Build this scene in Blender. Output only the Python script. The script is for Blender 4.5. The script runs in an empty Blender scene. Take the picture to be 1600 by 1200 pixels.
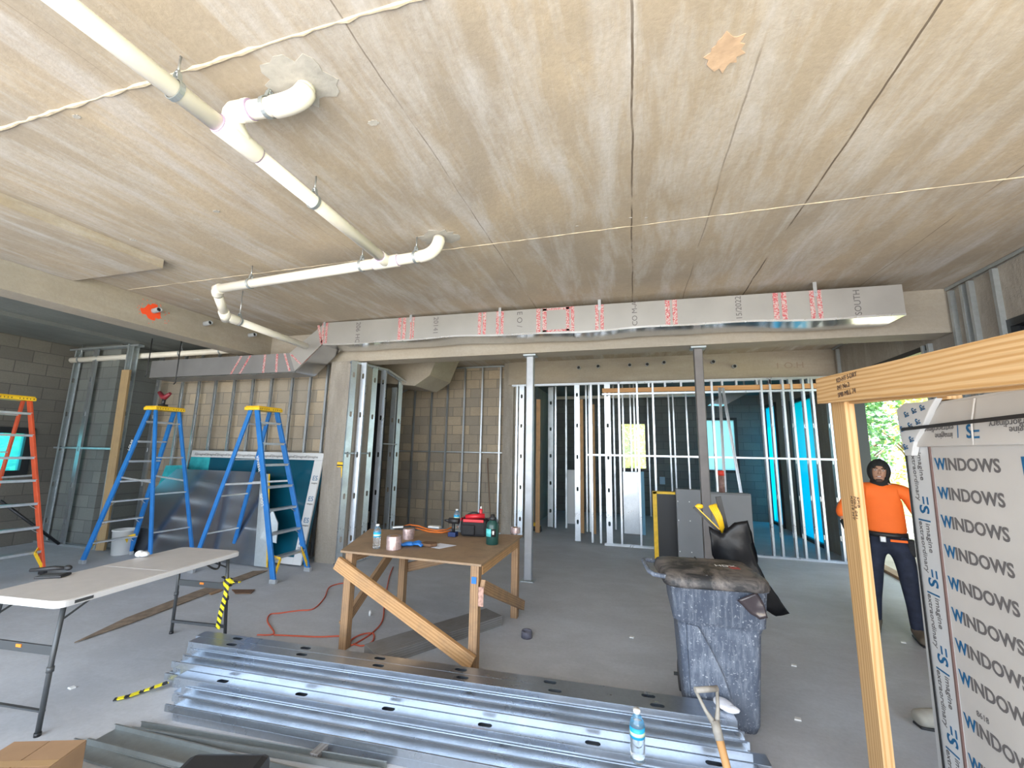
import bpy, bmesh, math, random
from mathutils import Vector, Matrix
random.seed(7)
PI = math.pi
S = bpy.context.scene
C = S.collection

# ------------------------------------------------------------------ camera, sky, sun, exposure
H = 1.68
FPX = 652.0
def _ray(px, py):
    return Vector((px-800.0, -(py-600.0), -FPX)).normalized()
_Y = _ray(990, 709)
_X = -_ray(-1473, 664); _X = (_X - _Y*_X.dot(_Y)).normalized()
_Z = _X.cross(_Y)
RW = Matrix((_X, _Y, _Z))                       # camera axes -> room axes
CAM = Vector((0, 0, H))
cd = bpy.data.cameras.new('camera'); cam = bpy.data.objects.new('camera', cd); C.objects.link(cam)
cd.sensor_fit = 'HORIZONTAL'; cd.sensor_width = 36.0; cd.lens = 36.0*FPX/1600.0
cd.clip_start = 0.05; cd.clip_end = 300
cam.matrix_world = Matrix.Translation(CAM) @ RW.to_4x4()
S.camera = cam
S.view_settings.view_transform = 'Standard'; S.view_settings.look = 'None'
S.view_settings.gamma = 1; S.view_settings.exposure = 0.43
try: S.view_settings.use_curve_mapping = False
except Exception: pass
W = bpy.data.worlds.new('sky'); S.world = W; W.use_nodes = True
_n = W.node_tree.nodes; _n.clear()
_o = _n.new('ShaderNodeOutputWorld'); _b = _n.new('ShaderNodeBackground')
_b.inputs[0].default_value = (0.62, 0.80, 1.0, 1); _b.inputs[1].default_value = 2.9
W.node_tree.links.new(_b.outputs[0], _o.inputs[0])
sd = bpy.data.lights.new('sun', 'SUN'); sd.energy = 15.0; sd.angle = math.radians(0.8); sd.color = (1.0, 0.93, 0.82)
sun = bpy.data.objects.new('sun', sd); C.objects.link(sun)
sun.rotation_euler = Vector((-0.30, 0.28, -1.0)).to_track_quat('-Z', 'Y').to_euler()
def area(name, loc, tgt, sx, sy, power, col):
    d = bpy.data.lights.new(name, 'AREA'); d.shape = 'RECTANGLE'; d.size = sx; d.size_y = sy; d.energy = power; d.color = col
    o = bpy.data.objects.new(name, d); C.objects.link(o); o.location = loc
    o.rotation_euler = (Vector(tgt)-Vector(loc)).to_track_quat('-Z', 'Y').to_euler(); return o
# added unseen area lamps imitating daylight and ground bounce from openings behind the camera
area('storefront_daylight_fill', (-2.0, -2.4, 1.9), (-2.0, 5, 1.6), 9.0, 2.8, 260, (0.90, 0.95, 1.0))
area('ground_bounce_fill', (1.6, -2.2, 0.5), (1.2, 2.5, 3.5), 4.0, 1.2, 80, (1.0, 0.83, 0.64))

# ------------------------------------------------------------------ helpers
def F(px, py, z=0.0):
    d = RW @ _ray(px, py); return CAM + d*((z-H)/d.z)
def AY(px, py, Y):
    d = RW @ _ray(px, py); return CAM + d*(Y/d.y)
def AX(px, py, X):
    d = RW @ _ray(px, py); return CAM + d*(X/d.x)
PM = {}
def tag(o, label=None, cat=None, group=None, kind=None):
    if label: o['label'] = label
    if cat: o['category'] = cat
    if group: o['group'] = group
    if kind: o['kind'] = kind
    return o
def thing(name, label, cat, loc=(0,0,0), rz=0.0, group=None):
    o = bpy.data.objects.new(name, None); C.objects.link(o); o.empty_display_size = 0.1
    o.location = loc; o.rotation_euler = (0, 0, rz)
    PM[o] = Matrix.Translation(Vector(loc)) @ Matrix.Rotation(rz, 4, 'Z')
    return tag(o, label, cat, group)
def link_mesh(name, me, mat, parent=None, loc=None, local=False):
    if mat is not None and not me.materials: me.materials.append(mat)
    if parent is not None:
        M = PM[parent]
        if not local: me.transform(M.inverted())
        o = bpy.data.objects.new(name, me); C.objects.link(o); o.parent = parent; PM[o] = M
    else:
        if loc is None:
            xs = [v.co for v in me.vertices]
            lo = [min(v[i] for v in xs) for i in range(3)]; hi = [max(v[i] for v in xs) for i in range(3)]
            loc = ((lo[0]+hi[0])/2, (lo[1]+hi[1])/2, lo[2])
        T = Matrix.Translation(Vector(loc))
        if not local: me.transform(T.inverted())
        o = bpy.data.objects.new(name, me); C.objects.link(o); o.location = loc; PM[o] = T
    return o
def frame(d, up=Vector((0,0,1))):
    d = d.normalized()
    if abs(d.dot(up)) > 0.98: up = Vector((0,1,0)) if abs(d.y) < 0.9 else Vector((1,0,0))
    s = d.cross(up).normalized(); u = s.cross(d).normalized()
    return d, s, u
class MB:
    def __init__(s): s.v = []; s.f = []; s.uv = []; s.sm = []; s.mi = []; s.cur = 0
    def face(s, idx, uv=None, smooth=False):
        s.f.append(tuple(idx)); s.uv.append(uv); s.sm.append(smooth); s.mi.append(s.cur)
    def poly(s, pts):
        b = len(s.v); s.v += [Vector(p) for p in pts]; s.face(range(b, b+len(pts)), [(p[0], p[1]) for p in pts]); return s
    def bar(s, p0, p1, w, h, up=(0,0,1)):
        """board from p0 to p1 (centre line), w across, h along 'up'"""
        p0 = Vector(p0); p1 = Vector(p1); d, sd_, u = frame(p1-p0, Vector(up)); L = (p1-p0).length; b = len(s.v)
        for p in (p0, p1):
            for a, c in ((-1,-1), (1,-1), (1,1), (-1,1)): s.v.append(p + sd_*(a*w/2) + u*(c*h/2))
        r = random.random()*20; per = [0, w, w+h, 2*w+h, 2*w+2*h]
        for i in range(4):
            j = (i+1) % 4; v0, v1 = per[i]+r, per[i+1]+r
            s.face((b+i, b+j, b+4+j, b+4+i), [(0, v0), (0, v1), (L, v1), (L, v0)])
        s.face((b+3, b+2, b+1, b), [(0, r), (0, r+w), (h, r+w), (h, r)]); s.face((b+4, b+5, b+6, b+7), [(0, r), (0, r+w), (h, r+w), (h, r)])
        return s
    def box(s, x0, x1, y0, y1, z0, z1):
        dx, dy, dz = x1-x0, y1-y0, z1-z0; cx, cy, cz = (x0+x1)/2, (y0+y1)/2, (z0+z1)/2
        m = max(abs(dx), abs(dy), abs(dz))
        if m == abs(dx): return s.bar((x0,cy,cz), (x1,cy,cz), abs(dy), abs(dz))
        if m == abs(dy): return s.bar((cx,y0,cz), (cx,y1,cz), abs(dx), abs(dz))
        return s.bar((cx,cy,z0), (cx,cy,z1), abs(dx), abs(dy), (0,1,0))
    def tube(s, pts, r, n=14, caps=True, smooth=True, hollow=None):
        pts = [Vector(p) for p in pts]; N = len(pts); rr = r if isinstance(r, (list, tuple)) else [r]*N
        b = len(s.v); t0 = (pts[1]-pts[0]).normalized(); _, sd_, u = frame(t0)
        for i, p in enumerate(pts):
            t = (pts[min(i+1, N-1)]-pts[max(i-1, 0)]).normalized()
            sd_ = (sd_ - t*sd_.dot(t)).normalized(); u = sd_.cross(t)
            for k in range(n):
                a = 2*PI*k/n; s.v.append(p + (sd_*math.cos(a)+u*math.sin(a))*rr[i])
        for i in range(N-1):
            for k in range(n):
                k2 = (k+1) % n; s.face((b+i*n+k, b+i*n+k2, b+(i+1)*n+k2, b+(i+1)*n+k), None, smooth)
        if caps: s.face([b+k for k in range(n)][::-1]); s.face([b+(N-1)*n+k for k in range(n)])
        return s
    def pipe_end(s, p0, p1, ro, ri, n=16):
        """short open pipe with wall thickness, opening at p1"""
        p0 = Vector(p0); p1 = Vector(p1); d, a_, u = frame(p1-p0); b = len(s.v)
        for (p, r) in ((p0, ro), (p1, ro), (p1, ri), (p0+(p1-p0)*0.05, ri)):
            for k in range(n):
                t = 2*PI*k/n; s.v.append(p + (a_*math.cos(t)+u*math.sin(t))*r)
        for q in range(3):
            for k in range(n):
                k2 = (k+1) % n; s.face((b+q*n+k, b+q*n+k2, b+(q+1)*n+k2, b+(q+1)*n+k), None, q != 1)
        s.face([b+3*n+k for k in range(n)]); return s
    def lathe(s, prof, c=(0,0,0), n=20, ax=(0,0,1), smooth=True):
        c = Vector(c); d, a_, u = frame(Vector(ax)); b = len(s.v); m = len(prof)
        for r, z in prof:
            for k in range(n):
                t = 2*PI*k/n; s.v.append(c + d*z + (a_*math.cos(t)+u*math.sin(t))*max(r, 1e-4))
        for i in range(m-1):
            for k in range(n):
                k2 = (k+1) % n; s.face((b+i*n+k, b+i*n+k2, b+(i+1)*n+k2, b+(i+1)*n+k), None, smooth)
        s.face([b+k for k in range(n)][::-1]); s.face([b+(m-1)*n+k for k in range(n)]); return s
    def ell(s, c, rx, ry, rz, nu=16, nv=10, M=None):
        c = Vector(c); b = len(s.v)
        for j in range(nv+1):
            ph = PI*j/nv
            for k in range(nu):
                t = 2*PI*k/nu; q = Vector((rx*math.sin(ph)*math.cos(t), ry*math.sin(ph)*math.sin(t), rz*math.cos(ph)))
                s.v.append(c + (M @ q if M else q))
        for j in range(nv):
            for k in range(nu):
                k2 = (k+1) % nu; s.face((b+j*nu+k, b+(j+1)*nu+k, b+(j+1)*nu+k2, b+j*nu+k2), None, True)
        return s
    def prism(s, pts, dv):
        """closed outline pts extruded by vector dv"""
        dv = Vector(dv); pts = [Vector(p) for p in pts]; n = len(pts); b = len(s.v)
        s.v += pts + [p+dv for p in pts]
        for i in range(n):
            j = (i+1) % n; s.face((b+i, b+j, b+n+j, b+n+i), [(0,0),(1,0),(1,1),(0,1)])
        s.face([b+i for i in range(n)][::-1], [(p.x, p.z) for p in pts[::-1]]); s.face([b+n+i for i in range(n)], [(p.x, p.z) for p in pts]); return s
    def mesh(s, name='m'):
        me = bpy.data.meshes.new(name); me.from_pydata([tuple(v) for v in s.v], [], s.f)
        if any(u is not None for u in s.uv):
            l = me.uv_layers.new(name='UVMap').data; k = 0
            for f_, u in zip(s.f, s.uv):
                for q in range(len(f_)):
                    if u is not None: l[k].uv = u[q]
                    k += 1
        for i, p in enumerate(me.polygons): p.use_smooth = s.sm[i]
        bm = bmesh.new(); bm.from_mesh(me); bmesh.ops.recalc_face_normals(bm, faces=bm.faces); bm.to_mesh(me); bm.free()
        for i, p in enumerate(me.polygons): p.material_index = s.mi[i] if i < len(s.mi) else 0
        return me
    def obj(s, name, mat, parent=None, loc=None, local=False, bevel=0, label=None, solid=0):
        me = s.mesh(name)
        if isinstance(mat, (list, tuple)):
            for m in mat: me.materials.append(m)
            mat = None
        o = link_mesh(name, me, mat, parent, loc, local)
        if bevel:
            m = o.modifiers.new('bevel', 'BEVEL'); m.width = bevel; m.segments = 2; m.limit_method = 'ANGLE'; m.angle_limit = math.radians(40)
        if solid:
            m = o.modifiers.new('solid', 'SOLIDIFY'); m.thickness = solid; m.offset = 0
        if label: o['label'] = label
        return o
def struct(name, mb, mat, **k):
    o = mb.obj(name, mat, loc=(0,0,0), **k); o['kind'] = 'structure'; return o
def txt(s, size, org, right, up, mat, name, parent, align='LEFT', thick=0.0006, sx=1.0, offset=0.0):
    cu = bpy.data.curves.new('t', 'FONT'); cu.body = s; cu.size = size; cu.align_x = align; cu.extrude = thick; cu.resolution_u = 3; cu.offset = offset
    to = bpy.data.objects.new('t', cu); C.objects.link(to)
    bpy.context.view_layer.update()
    me = bpy.data.meshes.new_from_object(to.evaluated_get(bpy.context.evaluated_depsgraph_get()))
    bpy.data.objects.remove(to)
    right = Vector(right).normalized(); up = Vector(up).normalized(); nn = right.cross(up)
    org = Vector(org)
    for v in me.vertices: v.co = org + right*(v.co.x*sx) + up*v.co.y + nn*(v.co.z+thick)
    me.materials.clear()
    return link_mesh(name, me, mat, parent)
def copy_tree(o, loc=None, rz=None, label=None):
    c = o.copy(); C.objects.link(c)
    for ch in o.children:
        d = copy_tree(ch); d.parent = c
    if loc is not None:
        c.location = loc; c.rotation_euler = (0, 0, rz or 0.0)
        PM[c] = Matrix.Translation(Vector(loc)) @ Matrix.Rotation(rz or 0.0, 4, 'Z')
    if label: c['label'] = label
    return c
ORD = ['first','second','third','fourth','fifth','sixth','seventh','eighth','ninth','tenth','eleventh','twelfth','thirteenth','fourteenth','fifteenth','sixteenth']

# ------------------------------------------------------------------ materials
def newmat(name):
    m = bpy.data.materials.new(name); m.use_nodes = True; nt = m.node_tree
    return m, nt, nt.nodes['Principled BSDF'], lambda t: nt.nodes.new('ShaderNode'+t), nt.links.new
def plain(name, col, rough=0.6, metal=0.0, vary=0.0, vscale=8.0, bump=0.0, spec=0.5, trans=0.0, alpha=1.0):
    m, nt, p, N, L = newmat(name)
    p.inputs['Base Color'].default_value = (*col, 1); p.inputs['Roughness'].default_value = rough; p.inputs['Metallic'].default_value = metal
    p.inputs['Specular IOR Level'].default_value = spec
    if trans: p.inputs['Transmission Weight'].default_value = trans
    if vary or bump:
        tc = N('TexCoord'); no = N('TexNoise'); no.inputs['Scale'].default_value = vscale; no.inputs['Detail'].default_value = 5
        L(tc.outputs['Object'], no.inputs['Vector'])
        if vary:
            cr = N('ValToRGB'); cr.color_ramp.elements[0].position = 0.3; cr.color_ramp.elements[1].position = 0.7
            cr.color_ramp.elements[0].color = (*[max(0, c*(1-vary)) for c in col], 1); cr.color_ramp.elements[1].color = (*[min(1, c*(1+vary)) for c in col], 1)
            L(no.outputs['Fac'], cr.inputs[0]); L(cr.outputs[0], p.inputs['Base Color'])
        if bump:
            b = N('Bump'); b.inputs['Strength'].default_value = bump; b.inputs['Distance'].default_value = 0.01
            L(no.outputs['Fac'], b.inputs['Height']); L(b.outputs[0], p.inputs['Normal'])
    return m
def mixc(N, L, fac, a, b, blend='MIX'):
    x = N('Mix'); x.data_type = 'RGBA'; x.blend_type = blend
    if hasattr(fac, 'default_value'): L(fac, x.inputs[0])
    else: x.inputs[0].default_value = fac
    for s_, v in ((6, a), (7, b)):
        if isinstance(v, tuple): x.inputs[s_].default_value = (*v, 1) if len(v) == 3 else v
        else: L(v, x.inputs[s_])
    return x.outputs[2]
def noise(N, L, vec, scale, detail=4, rough=0.55, dist=0.0):
    n = N('TexNoise'); n.inputs['Scale'].default_value = scale; n.inputs['Detail'].default_value = detail; n.inputs['Roughness'].default_value = rough
    n.inputs['Distortion'].default_value = dist; L(vec, n.inputs['Vector']); return n.outputs['Fac']
def ramp(N, L, fac, p0, p1, c0=(0,0,0), c1=(1,1,1)):
    r = N('ValToRGB'); e = r.color_ramp.elements; e[0].position = p0; e[1].position = p1; e[0].color = (*c0, 1); e[1].color = (*c1, 1)
    L(fac, r.inputs[0]); return r.outputs[0]
def mapping(N, L, vec, scale=(1,1,1), rot=(0,0,0)):
    mp = N('Mapping'); mp.inputs['Scale'].default_value = scale; mp.inputs['Rotation'].default_value = rot; L(vec, mp.inputs[0]); return mp.outputs[0]
def math_(N, L, op, a, b=None):
    x = N('Math'); x.operation = op
    for i, v in enumerate((a, b)):
        if v is None: continue
        if isinstance(v, (int, float)): x.inputs[i].default_value = v
        else: L(v, x.inputs[i])
    return x.outputs[0]
def concrete(name, c0, c1, streak=(2.2, 0.25, 2.2), light=(0.62,0.60,0.58), lfac=0.45, seams=None, bump=0.25, spots=True):
    m, nt, p, N, L = newmat(name); tc = N('TexCoord').outputs['Object']
    big = noise(N, L, tc, 0.55, 5, 0.6, 0.4); st = noise(N, L, mapping(N, L, tc, streak), 2.6, 8, 0.68, 0.3)
    fine = noise(N, L, tc, 34, 4, 0.7); med = noise(N, L, tc, 2.4, 6, 0.62, 0.6)
    col = mixc(N, L, ramp(N, L, big, 0.36, 0.64), c0, c1)
    col = mixc(N, L, math_(N, L, 'MULTIPLY', ramp(N, L, st, 0.46, 0.70), lfac), col, light)
    col = mixc(N, L, math_(N, L, 'MULTIPLY', ramp(N, L, med, 0.52, 0.75), 0.35), col, tuple(x*0.72 for x in c0))
    col = mixc(N, L, math_(N, L, 'MULTIPLY', ramp(N, L, fine, 0.35, 0.7), 0.22), col, tuple(x*0.6 for x in c1))
    if spots:
        vo = N('TexVoronoi'); vo.inputs['Scale'].default_value = 1.7; L(tc, vo.inputs['Vector'])
        col = mixc(N, L, math_(N, L, 'MULTIPLY', ramp(N, L, vo.outputs['Distance'], 0.012, 0.03, (1,1,1), (0,0,0)), 0.6), col, (0.30, 0.21, 0.12))
    if seams:
        sx = N('SeparateXYZ'); L(tc, sx.inputs[0]); wob = math_(N, L, 'MULTIPLY', math_(N, L, 'SUBTRACT', noise(N, L, tc, 1.3, 5), 0.5), 0.05)
        for xi, wd, stg in seams:
            d_ = math_(N, L, 'ABSOLUTE', math_(N, L, 'ADD', math_(N, L, 'SUBTRACT', sx.outputs[0], xi), wob))
            k = math_(N, L, 'MULTIPLY', math_(N, L, 'LESS_THAN', d_, wd), math_(N, L, 'MULTIPLY', ramp(N, L, noise(N, L, tc, 1.9, 3), 0.36, 0.52), stg))
            col = mixc(N, L, k, col, (0.13, 0.10, 0.075))
    L(col, p.inputs['Base Color']); p.inputs['Roughness'].default_value = 0.88; p.inputs['Specular IOR Level'].default_value = 0.25
    b = N('Bump'); b.inputs['Strength'].default_value = bump; b.inputs['Distance'].default_value = 0.02
    L(mixc(N, L, 0.4, st, fine), b.inputs['Height']); L(b.outputs[0], p.inputs['Normal'])
    return m
def blockwork(name, axis, ca, cb, mortar, dark=1.0):
    m, nt, p, N, L = newmat(name); tc = N('TexCoord').outputs['Object']
    sx = N('SeparateXYZ'); L(tc, sx.inputs[0]); cx = N('CombineXYZ'); L(sx.outputs[axis], cx.inputs[0]); L(sx.outputs[2], cx.inputs[1])
    br = N('TexBrick'); L(cx.outputs[0], br.inputs['Vector']); br.inputs['Scale'].default_value = 1.0
    br.inputs['Brick Width'].default_value = 0.406; br.inputs['Row Height'].default_value = 0.203; br.inputs['Mortar Size'].default_value = 0.007
    br.inputs['Mortar Smooth'].default_value = 0.3; br.inputs['Bias'].default_value = -0.1; br.offset = 0.5
    br.inputs['Color1'].default_value = (*ca, 1); br.inputs['Color2'].default_value = (*cb, 1); br.inputs['Mortar'].default_value = (*mortar, 1)
    big = noise(N, L, tc, 0.8, 5, 0.6); fine = noise(N, L, tc, 40, 4, 0.7)
    col = mixc(N, L, math_(N, L, 'MULTIPLY', ramp(N, L, big, 0.4, 0.65), 0.45), br.outputs['Color'], tuple(x*0.62 for x in cb))
    col = mixc(N, L, math_(N, L, 'MULTIPLY', ramp(N, L, fine, 0.35, 0.7), 0.3), col, tuple(x*0.5 for x in ca))
    L(col, p.inputs['Base Color']); p.inputs['Roughness'].default_value = 0.92; p.inputs['Specular IOR Level'].default_value = 0.2
    b = N('Bump'); b.inputs['Strength'].default_value = 0.5; b.inputs['Distance'].default_value = 0.01
    L(mixc(N, L, 0.35, math_(N, L, 'SUBTRACT', 1.0, br.outputs['Fac']), fine), b.inputs['Height']); L(b.outputs[0], p.inputs['Normal'])
    return m
def wood(name, c0, c1, dirt=0.0, knots=True):
    m, nt, p, N, L = newmat(name); tc = N('TexCoord').outputs['UV']
    v = mapping(N, L, tc, (1.0, 9.0, 1.0)); w = N('TexWave'); w.wave_type = 'BANDS'; w.bands_direction = 'Y'
    w.inputs['Scale'].default_value = 1.6; w.inputs['Distortion'].default_value = 9.0; w.inputs['Detail'].default_value = 2.5; w.inputs['Detail Scale'].default_value = 0.55
    L(v, w.inputs['Vector']); g = noise(N, L, mapping(N, L, tc, (2.0, 120.0, 1.0)), 1.4, 4)
    col = mixc(N, L, ramp(N, L, w.outputs['Fac'], 0.25, 0.95), c0, c1)
    col = mixc(N, L, math_(N, L, 'MULTIPLY', ramp(N, L, g, 0.35, 0.7), 0.35), col, tuple(x*0.7 for x in c1))
    if knots:
        vo = N('TexVoronoi'); vo.inputs['Scale'].default_value = 1.0; L(mapping(N, L, tc, (1.7, 6.0, 1.0)), vo.inputs['Vector'])
        col = mixc(N, L, ramp(N, L, vo.outputs['Distance'], 0.035, 0.075, (0.85,)*3, (0,0,0)), col, (0.13, 0.055, 0.025))
    if dirt:
        oc = N('TexCoord').outputs['Object']
        col = mixc(N, L, math_(N, L, 'MULTIPLY', ramp(N, L, noise(N, L, oc, 7, 6, 0.7), 0.45, 0.7), dirt), col, (0.12, 0.09, 0.07))
    L(col, p.inputs['Base Color']); p.inputs['Roughness'].default_value = 0.65
    b = N('Bump'); b.inputs['Strength'].default_value = 0.15; b.inputs['Distance'].default_value = 0.003; L(g, b.inputs['Height']); L(b.outputs[0], p.inputs['Normal'])
    return m
def galv(name, col=(0.62,0.65,0.68), rough=0.33, metal=0.9, sp=45):
    m, nt, p, N, L = newmat(name); tc = N('TexCoord').outputs['Object']
    vo = N('TexVoronoi'); vo.inputs['Scale'].default_value = sp; L(tc, vo.inputs['Vector'])
    n_ = noise(N, L, tc, 3.0, 5)
    c = mixc(N, L, math_(N, L, 'MULTIPLY', vo.outputs['Color'], 0.35), col, tuple(x*0.72 for x in col))
    c = mixc(N, L, math_(N, L, 'MULTIPLY', ramp(N, L, n_, 0.45, 0.7), 0.4), c, tuple(x*0.65 for x in col))
    L(c, p.inputs['Base Color']); p.inputs['Metallic'].default_value = metal
    L(ramp(N, L, n_, 0.3, 0.75, (rough*0.8,)*3, (min(1, rough*1.5),)*3), p.inputs['Roughness'])
    return m
def film(name, col, transl=0.75, clear=0.25):
    m, nt, p, N, L = newmat(name); nt.nodes.remove(p); out = nt.nodes['Material Output']
    t = N('BsdfTranslucent'); t.inputs[0].default_value = (*col, 1); d = N('BsdfTransparent'); d.inputs[0].default_value = (*col, 1)
    g = N('BsdfGlossy'); g.inputs[0].default_value = (0.8,0.8,0.8,1); g.inputs[1].default_value = 0.15
    a = N('MixShader'); a.inputs[0].default_value = clear; L(t.outputs[0], a.inputs[1]); L(d.outputs[0], a.inputs[2])
    b = N('MixShader'); b.inputs[0].default_value = 0.06; L(a.outputs[0], b.inputs[1]); L(g.outputs[0], b.inputs[2]); L(b.outputs[0], out.inputs[0])
    return m
M_CEIL = concrete('ceiling_concrete', (0.47,0.38,0.275), (0.335,0.285,0.23), streak=(2.0,0.35,2.0), light=(0.55,0.525,0.51), lfac=0.8,
    seams=[(-2.55,.003,.3), (-1.18,.004,.7), (0.04,.006,.95), (0.62,.005,.5), (1.28,.006,1.0), (2.45,.004,.6)])
M_BEAM = concrete('beam_concrete', (0.40,0.34,0.27), (0.34,0.30,0.25), streak=(0.4,0.4,2.0), light=(0.50,0.46,0.40), lfac=0.4)
M_COLC = concrete('rough_concrete', (0.34,0.30,0.25), (0.26,0.23,0.20), streak=(3,3,0.6), light=(0.46,0.42,0.36), lfac=0.5, bump=0.9)
M_DARKC = concrete('shaded_bay_concrete', (0.19,0.20,0.19), (0.14,0.15,0.145), streak=(2,0.4,2), light=(0.24,0.25,0.24), lfac=0.4)  # darker copy of the concrete; the bays' shade is in its colour
M_FLOOR = concrete('floor_concrete', (0.50,0.515,0.555), (0.41,0.42,0.45), streak=(0.8,1.6,1), light=(0.61,0.64,0.69), lfac=0.4, bump=0.08, spots=False)
M_FLOOR.node_tree.nodes['Principled BSDF'].inputs['Roughness'].default_value = 0.55
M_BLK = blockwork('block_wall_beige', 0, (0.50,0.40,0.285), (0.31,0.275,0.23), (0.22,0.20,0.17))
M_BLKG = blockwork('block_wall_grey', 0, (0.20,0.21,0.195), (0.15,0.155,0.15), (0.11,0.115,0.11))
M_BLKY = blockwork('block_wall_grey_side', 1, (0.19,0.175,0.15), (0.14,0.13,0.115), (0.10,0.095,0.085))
M_GALV = galv('galvanised_steel'); M_GALVB = galv('bright_stud_steel', (0.74,0.78,0.83), 0.30, 0.85, 60)
M_GALVD = galv('dull_stud_steel', (0.50,0.54,0.56), 0.42, 0.75, 40)
M_SHEET = plain('duct_sheet_steel', (0.55,0.57,0.60), 0.16, 0.97, 0.05, 2)
M_FOIL = plain('foil_duct_board', (0.40,0.385,0.37), 0.36, 0.45, 0.06, 3)
M_PVC = plain('white_pvc', (0.86,0.80,0.70), 0.35, 0, 0.03, 5)
M_PVCG = plain('grey_pvc_stub', (0.30,0.31,0.32), 0.5)
M_PRIMER = plain('purple_primer', (0.45,0.33,0.50), 0.5)
M_WOOD = wood('new_pine', (0.70,0.45,0.22), (0.55,0.30,0.11)); M_WOODO = wood('used_pine', (0.40,0.245,0.13), (0.28,0.16,0.08), 0.5); M_WOODD = wood('dull_pine', (0.42,0.29,0.15), (0.31,0.20,0.09), 0.2)
M_WOODB = wood('bright_brace_pine', (0.55,0.32,0.145), (0.41,0.22,0.09), 0.35)
M_WOODG = wood('weathered_lumber', (0.25,0.24,0.235), (0.17,0.165,0.165), 0.4, False)
M_PLY = wood('plywood_top', (0.36,0.245,0.15), (0.25,0.165,0.10), 0.45, False)
M_OSB = plain('cardboard', (0.33,0.20,0.11), 0.8, 0, 0.1, 6)
M_BLUE = plain('blue_fibreglass', (0.015,0.15,0.44), 0.4, 0, 0.12, 9); M_ORANGE = plain('orange_fibreglass', (0.58,0.085,0.03), 0.4, 0, 0.1, 9)
M_YEL = plain('yellow_plastic', (0.85,0.52,0.02), 0.45, 0, 0.12, 20); M_ALU = plain('aluminium', (0.62,0.64,0.66), 0.35, 0.75, 0.1, 14)
M_BLACK = plain('black_plastic', (0.018,0.018,0.02), 0.45); M_DKGREY = plain('dark_grey_metal', (0.075,0.08,0.085), 0.4, 0.3)
M_WHITE = plain('white_plastic', (0.75,0.75,0.74), 0.5); M_TABLE = plain('table_plastic', (0.52,0.49,0.47), 0.45, 0, 0.04, 12, 0.05)
M_CREAM = plain('pale_table_edge', (0.66,0.65,0.66), 0.5)
M_BIN = plain('dusty_grey_bin_plastic', (0.105,0.125,0.165), 0.6)
M_RED = plain('red_plastic', (0.55,0.015,0.025), 0.4); M_GREEN = plain('dark_green_enamel', (0.012,0.055,0.048), 0.35)
M_CYAN = plain('turquoise_label', (0.10,0.52,0.52), 0.5); M_DKBAG = plain('black_nylon', (0.012,0.012,0.014), 0.75, 0, 0.3, 60)
M_BAGPL = plain('black_bin_liner', (0.004,0.0042,0.006), 0.38, 0, 0, 8, 0.3, 0.35)
M_INK = plain('dark_ink', (0.05,0.045,0.045), 0.7); M_INKBLUE = plain('blue_ink', (0.01,0.11,0.25), 0.6); M_INKGREY = plain('grey_ink', (0.13,0.12,0.12), 0.6)
M_CRATE = plain('grey_wrap_board', (0.52,0.49,0.46), 0.6, 0, 0.05, 4); M_CRATEL = plain('pale_wrap_edge', (0.60,0.60,0.60), 0.55)
M_TAPE = plain('brown_red_seam', (0.15,0.09,0.08), 0.5)
M_CORD = plain('orange_red_cord', (0.55,0.10,0.05), 0.55); M_CORDO = plain('orange_hose', (0.80,0.20,0.03), 0.5)
M_GREYP = plain('grey_panel_paint', (0.20,0.205,0.215), 0.5, 0, 0.05, 3); M_PAPER = plain('paper', (0.72,0.74,0.82), 0.7)
M_GLOVE = plain('blue_nitrile', (0.03,0.20,0.62), 0.4); M_LEATH = plain('brown_leather', (0.14,0.075,0.04), 0.75, 0, 0.2, 20)
M_SKIN = plain('skin', (0.42,0.23,0.15), 0.5); M_SHIRT = plain('hi_vis_orange_cotton', (1.0,0.17,0.02), 0.75, 0, 0.04, 12, 0.2)
M_JEANS = plain('dark_denim', (0.016,0.022,0.045), 0.85, 0, 0.3, 14); M_HOOD = plain('black_knit', (0.015,0.016,0.016), 0.9)
M_BOOT = plain('dusty_boot_leather', (0.14,0.115,0.09), 0.8, 0, 0.2, 12)
M_BLUEFILM = plain('deep_blue_film_glass', (0.004,0.07,0.115), 0.12, 0, 0.15, 1.0); M_TEALF = plain('teal_film', (0.03,0.34,0.38), 0.25, 0, 0.35, 5, 0.5)
M_CYANWIN = film('cyan_protective_film', (0.02,0.60,0.84), 0.75, 0.10); M_TEALWIN = film('teal_tinted_glass', (0.20,0.74,0.80), 0.7, 0.6)
M_PALEWIN = film('pale_frosted_film', (0.42,0.66,0.72), 0.8, 0.3)
M_FRAME = plain('black_window_frame', (0.012,0.014,0.016), 0.4)
M_PLAST = plain('plaster_patch', (0.40,0.375,0.335), 0.9, 0, 0.15, 12, 0.8)
M_SPRAY = plain('orange_spray_paint', (0.95,0.09,0.02), 0.7)
M_STEELP = galv('grey_steel_post', (0.42,0.43,0.45), 0.4, 0.6, 20)
M_STEELP2 = plain('brown_grey_post_paint', (0.16,0.145,0.14), 0.5, 0.2, 0.15, 4)

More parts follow.
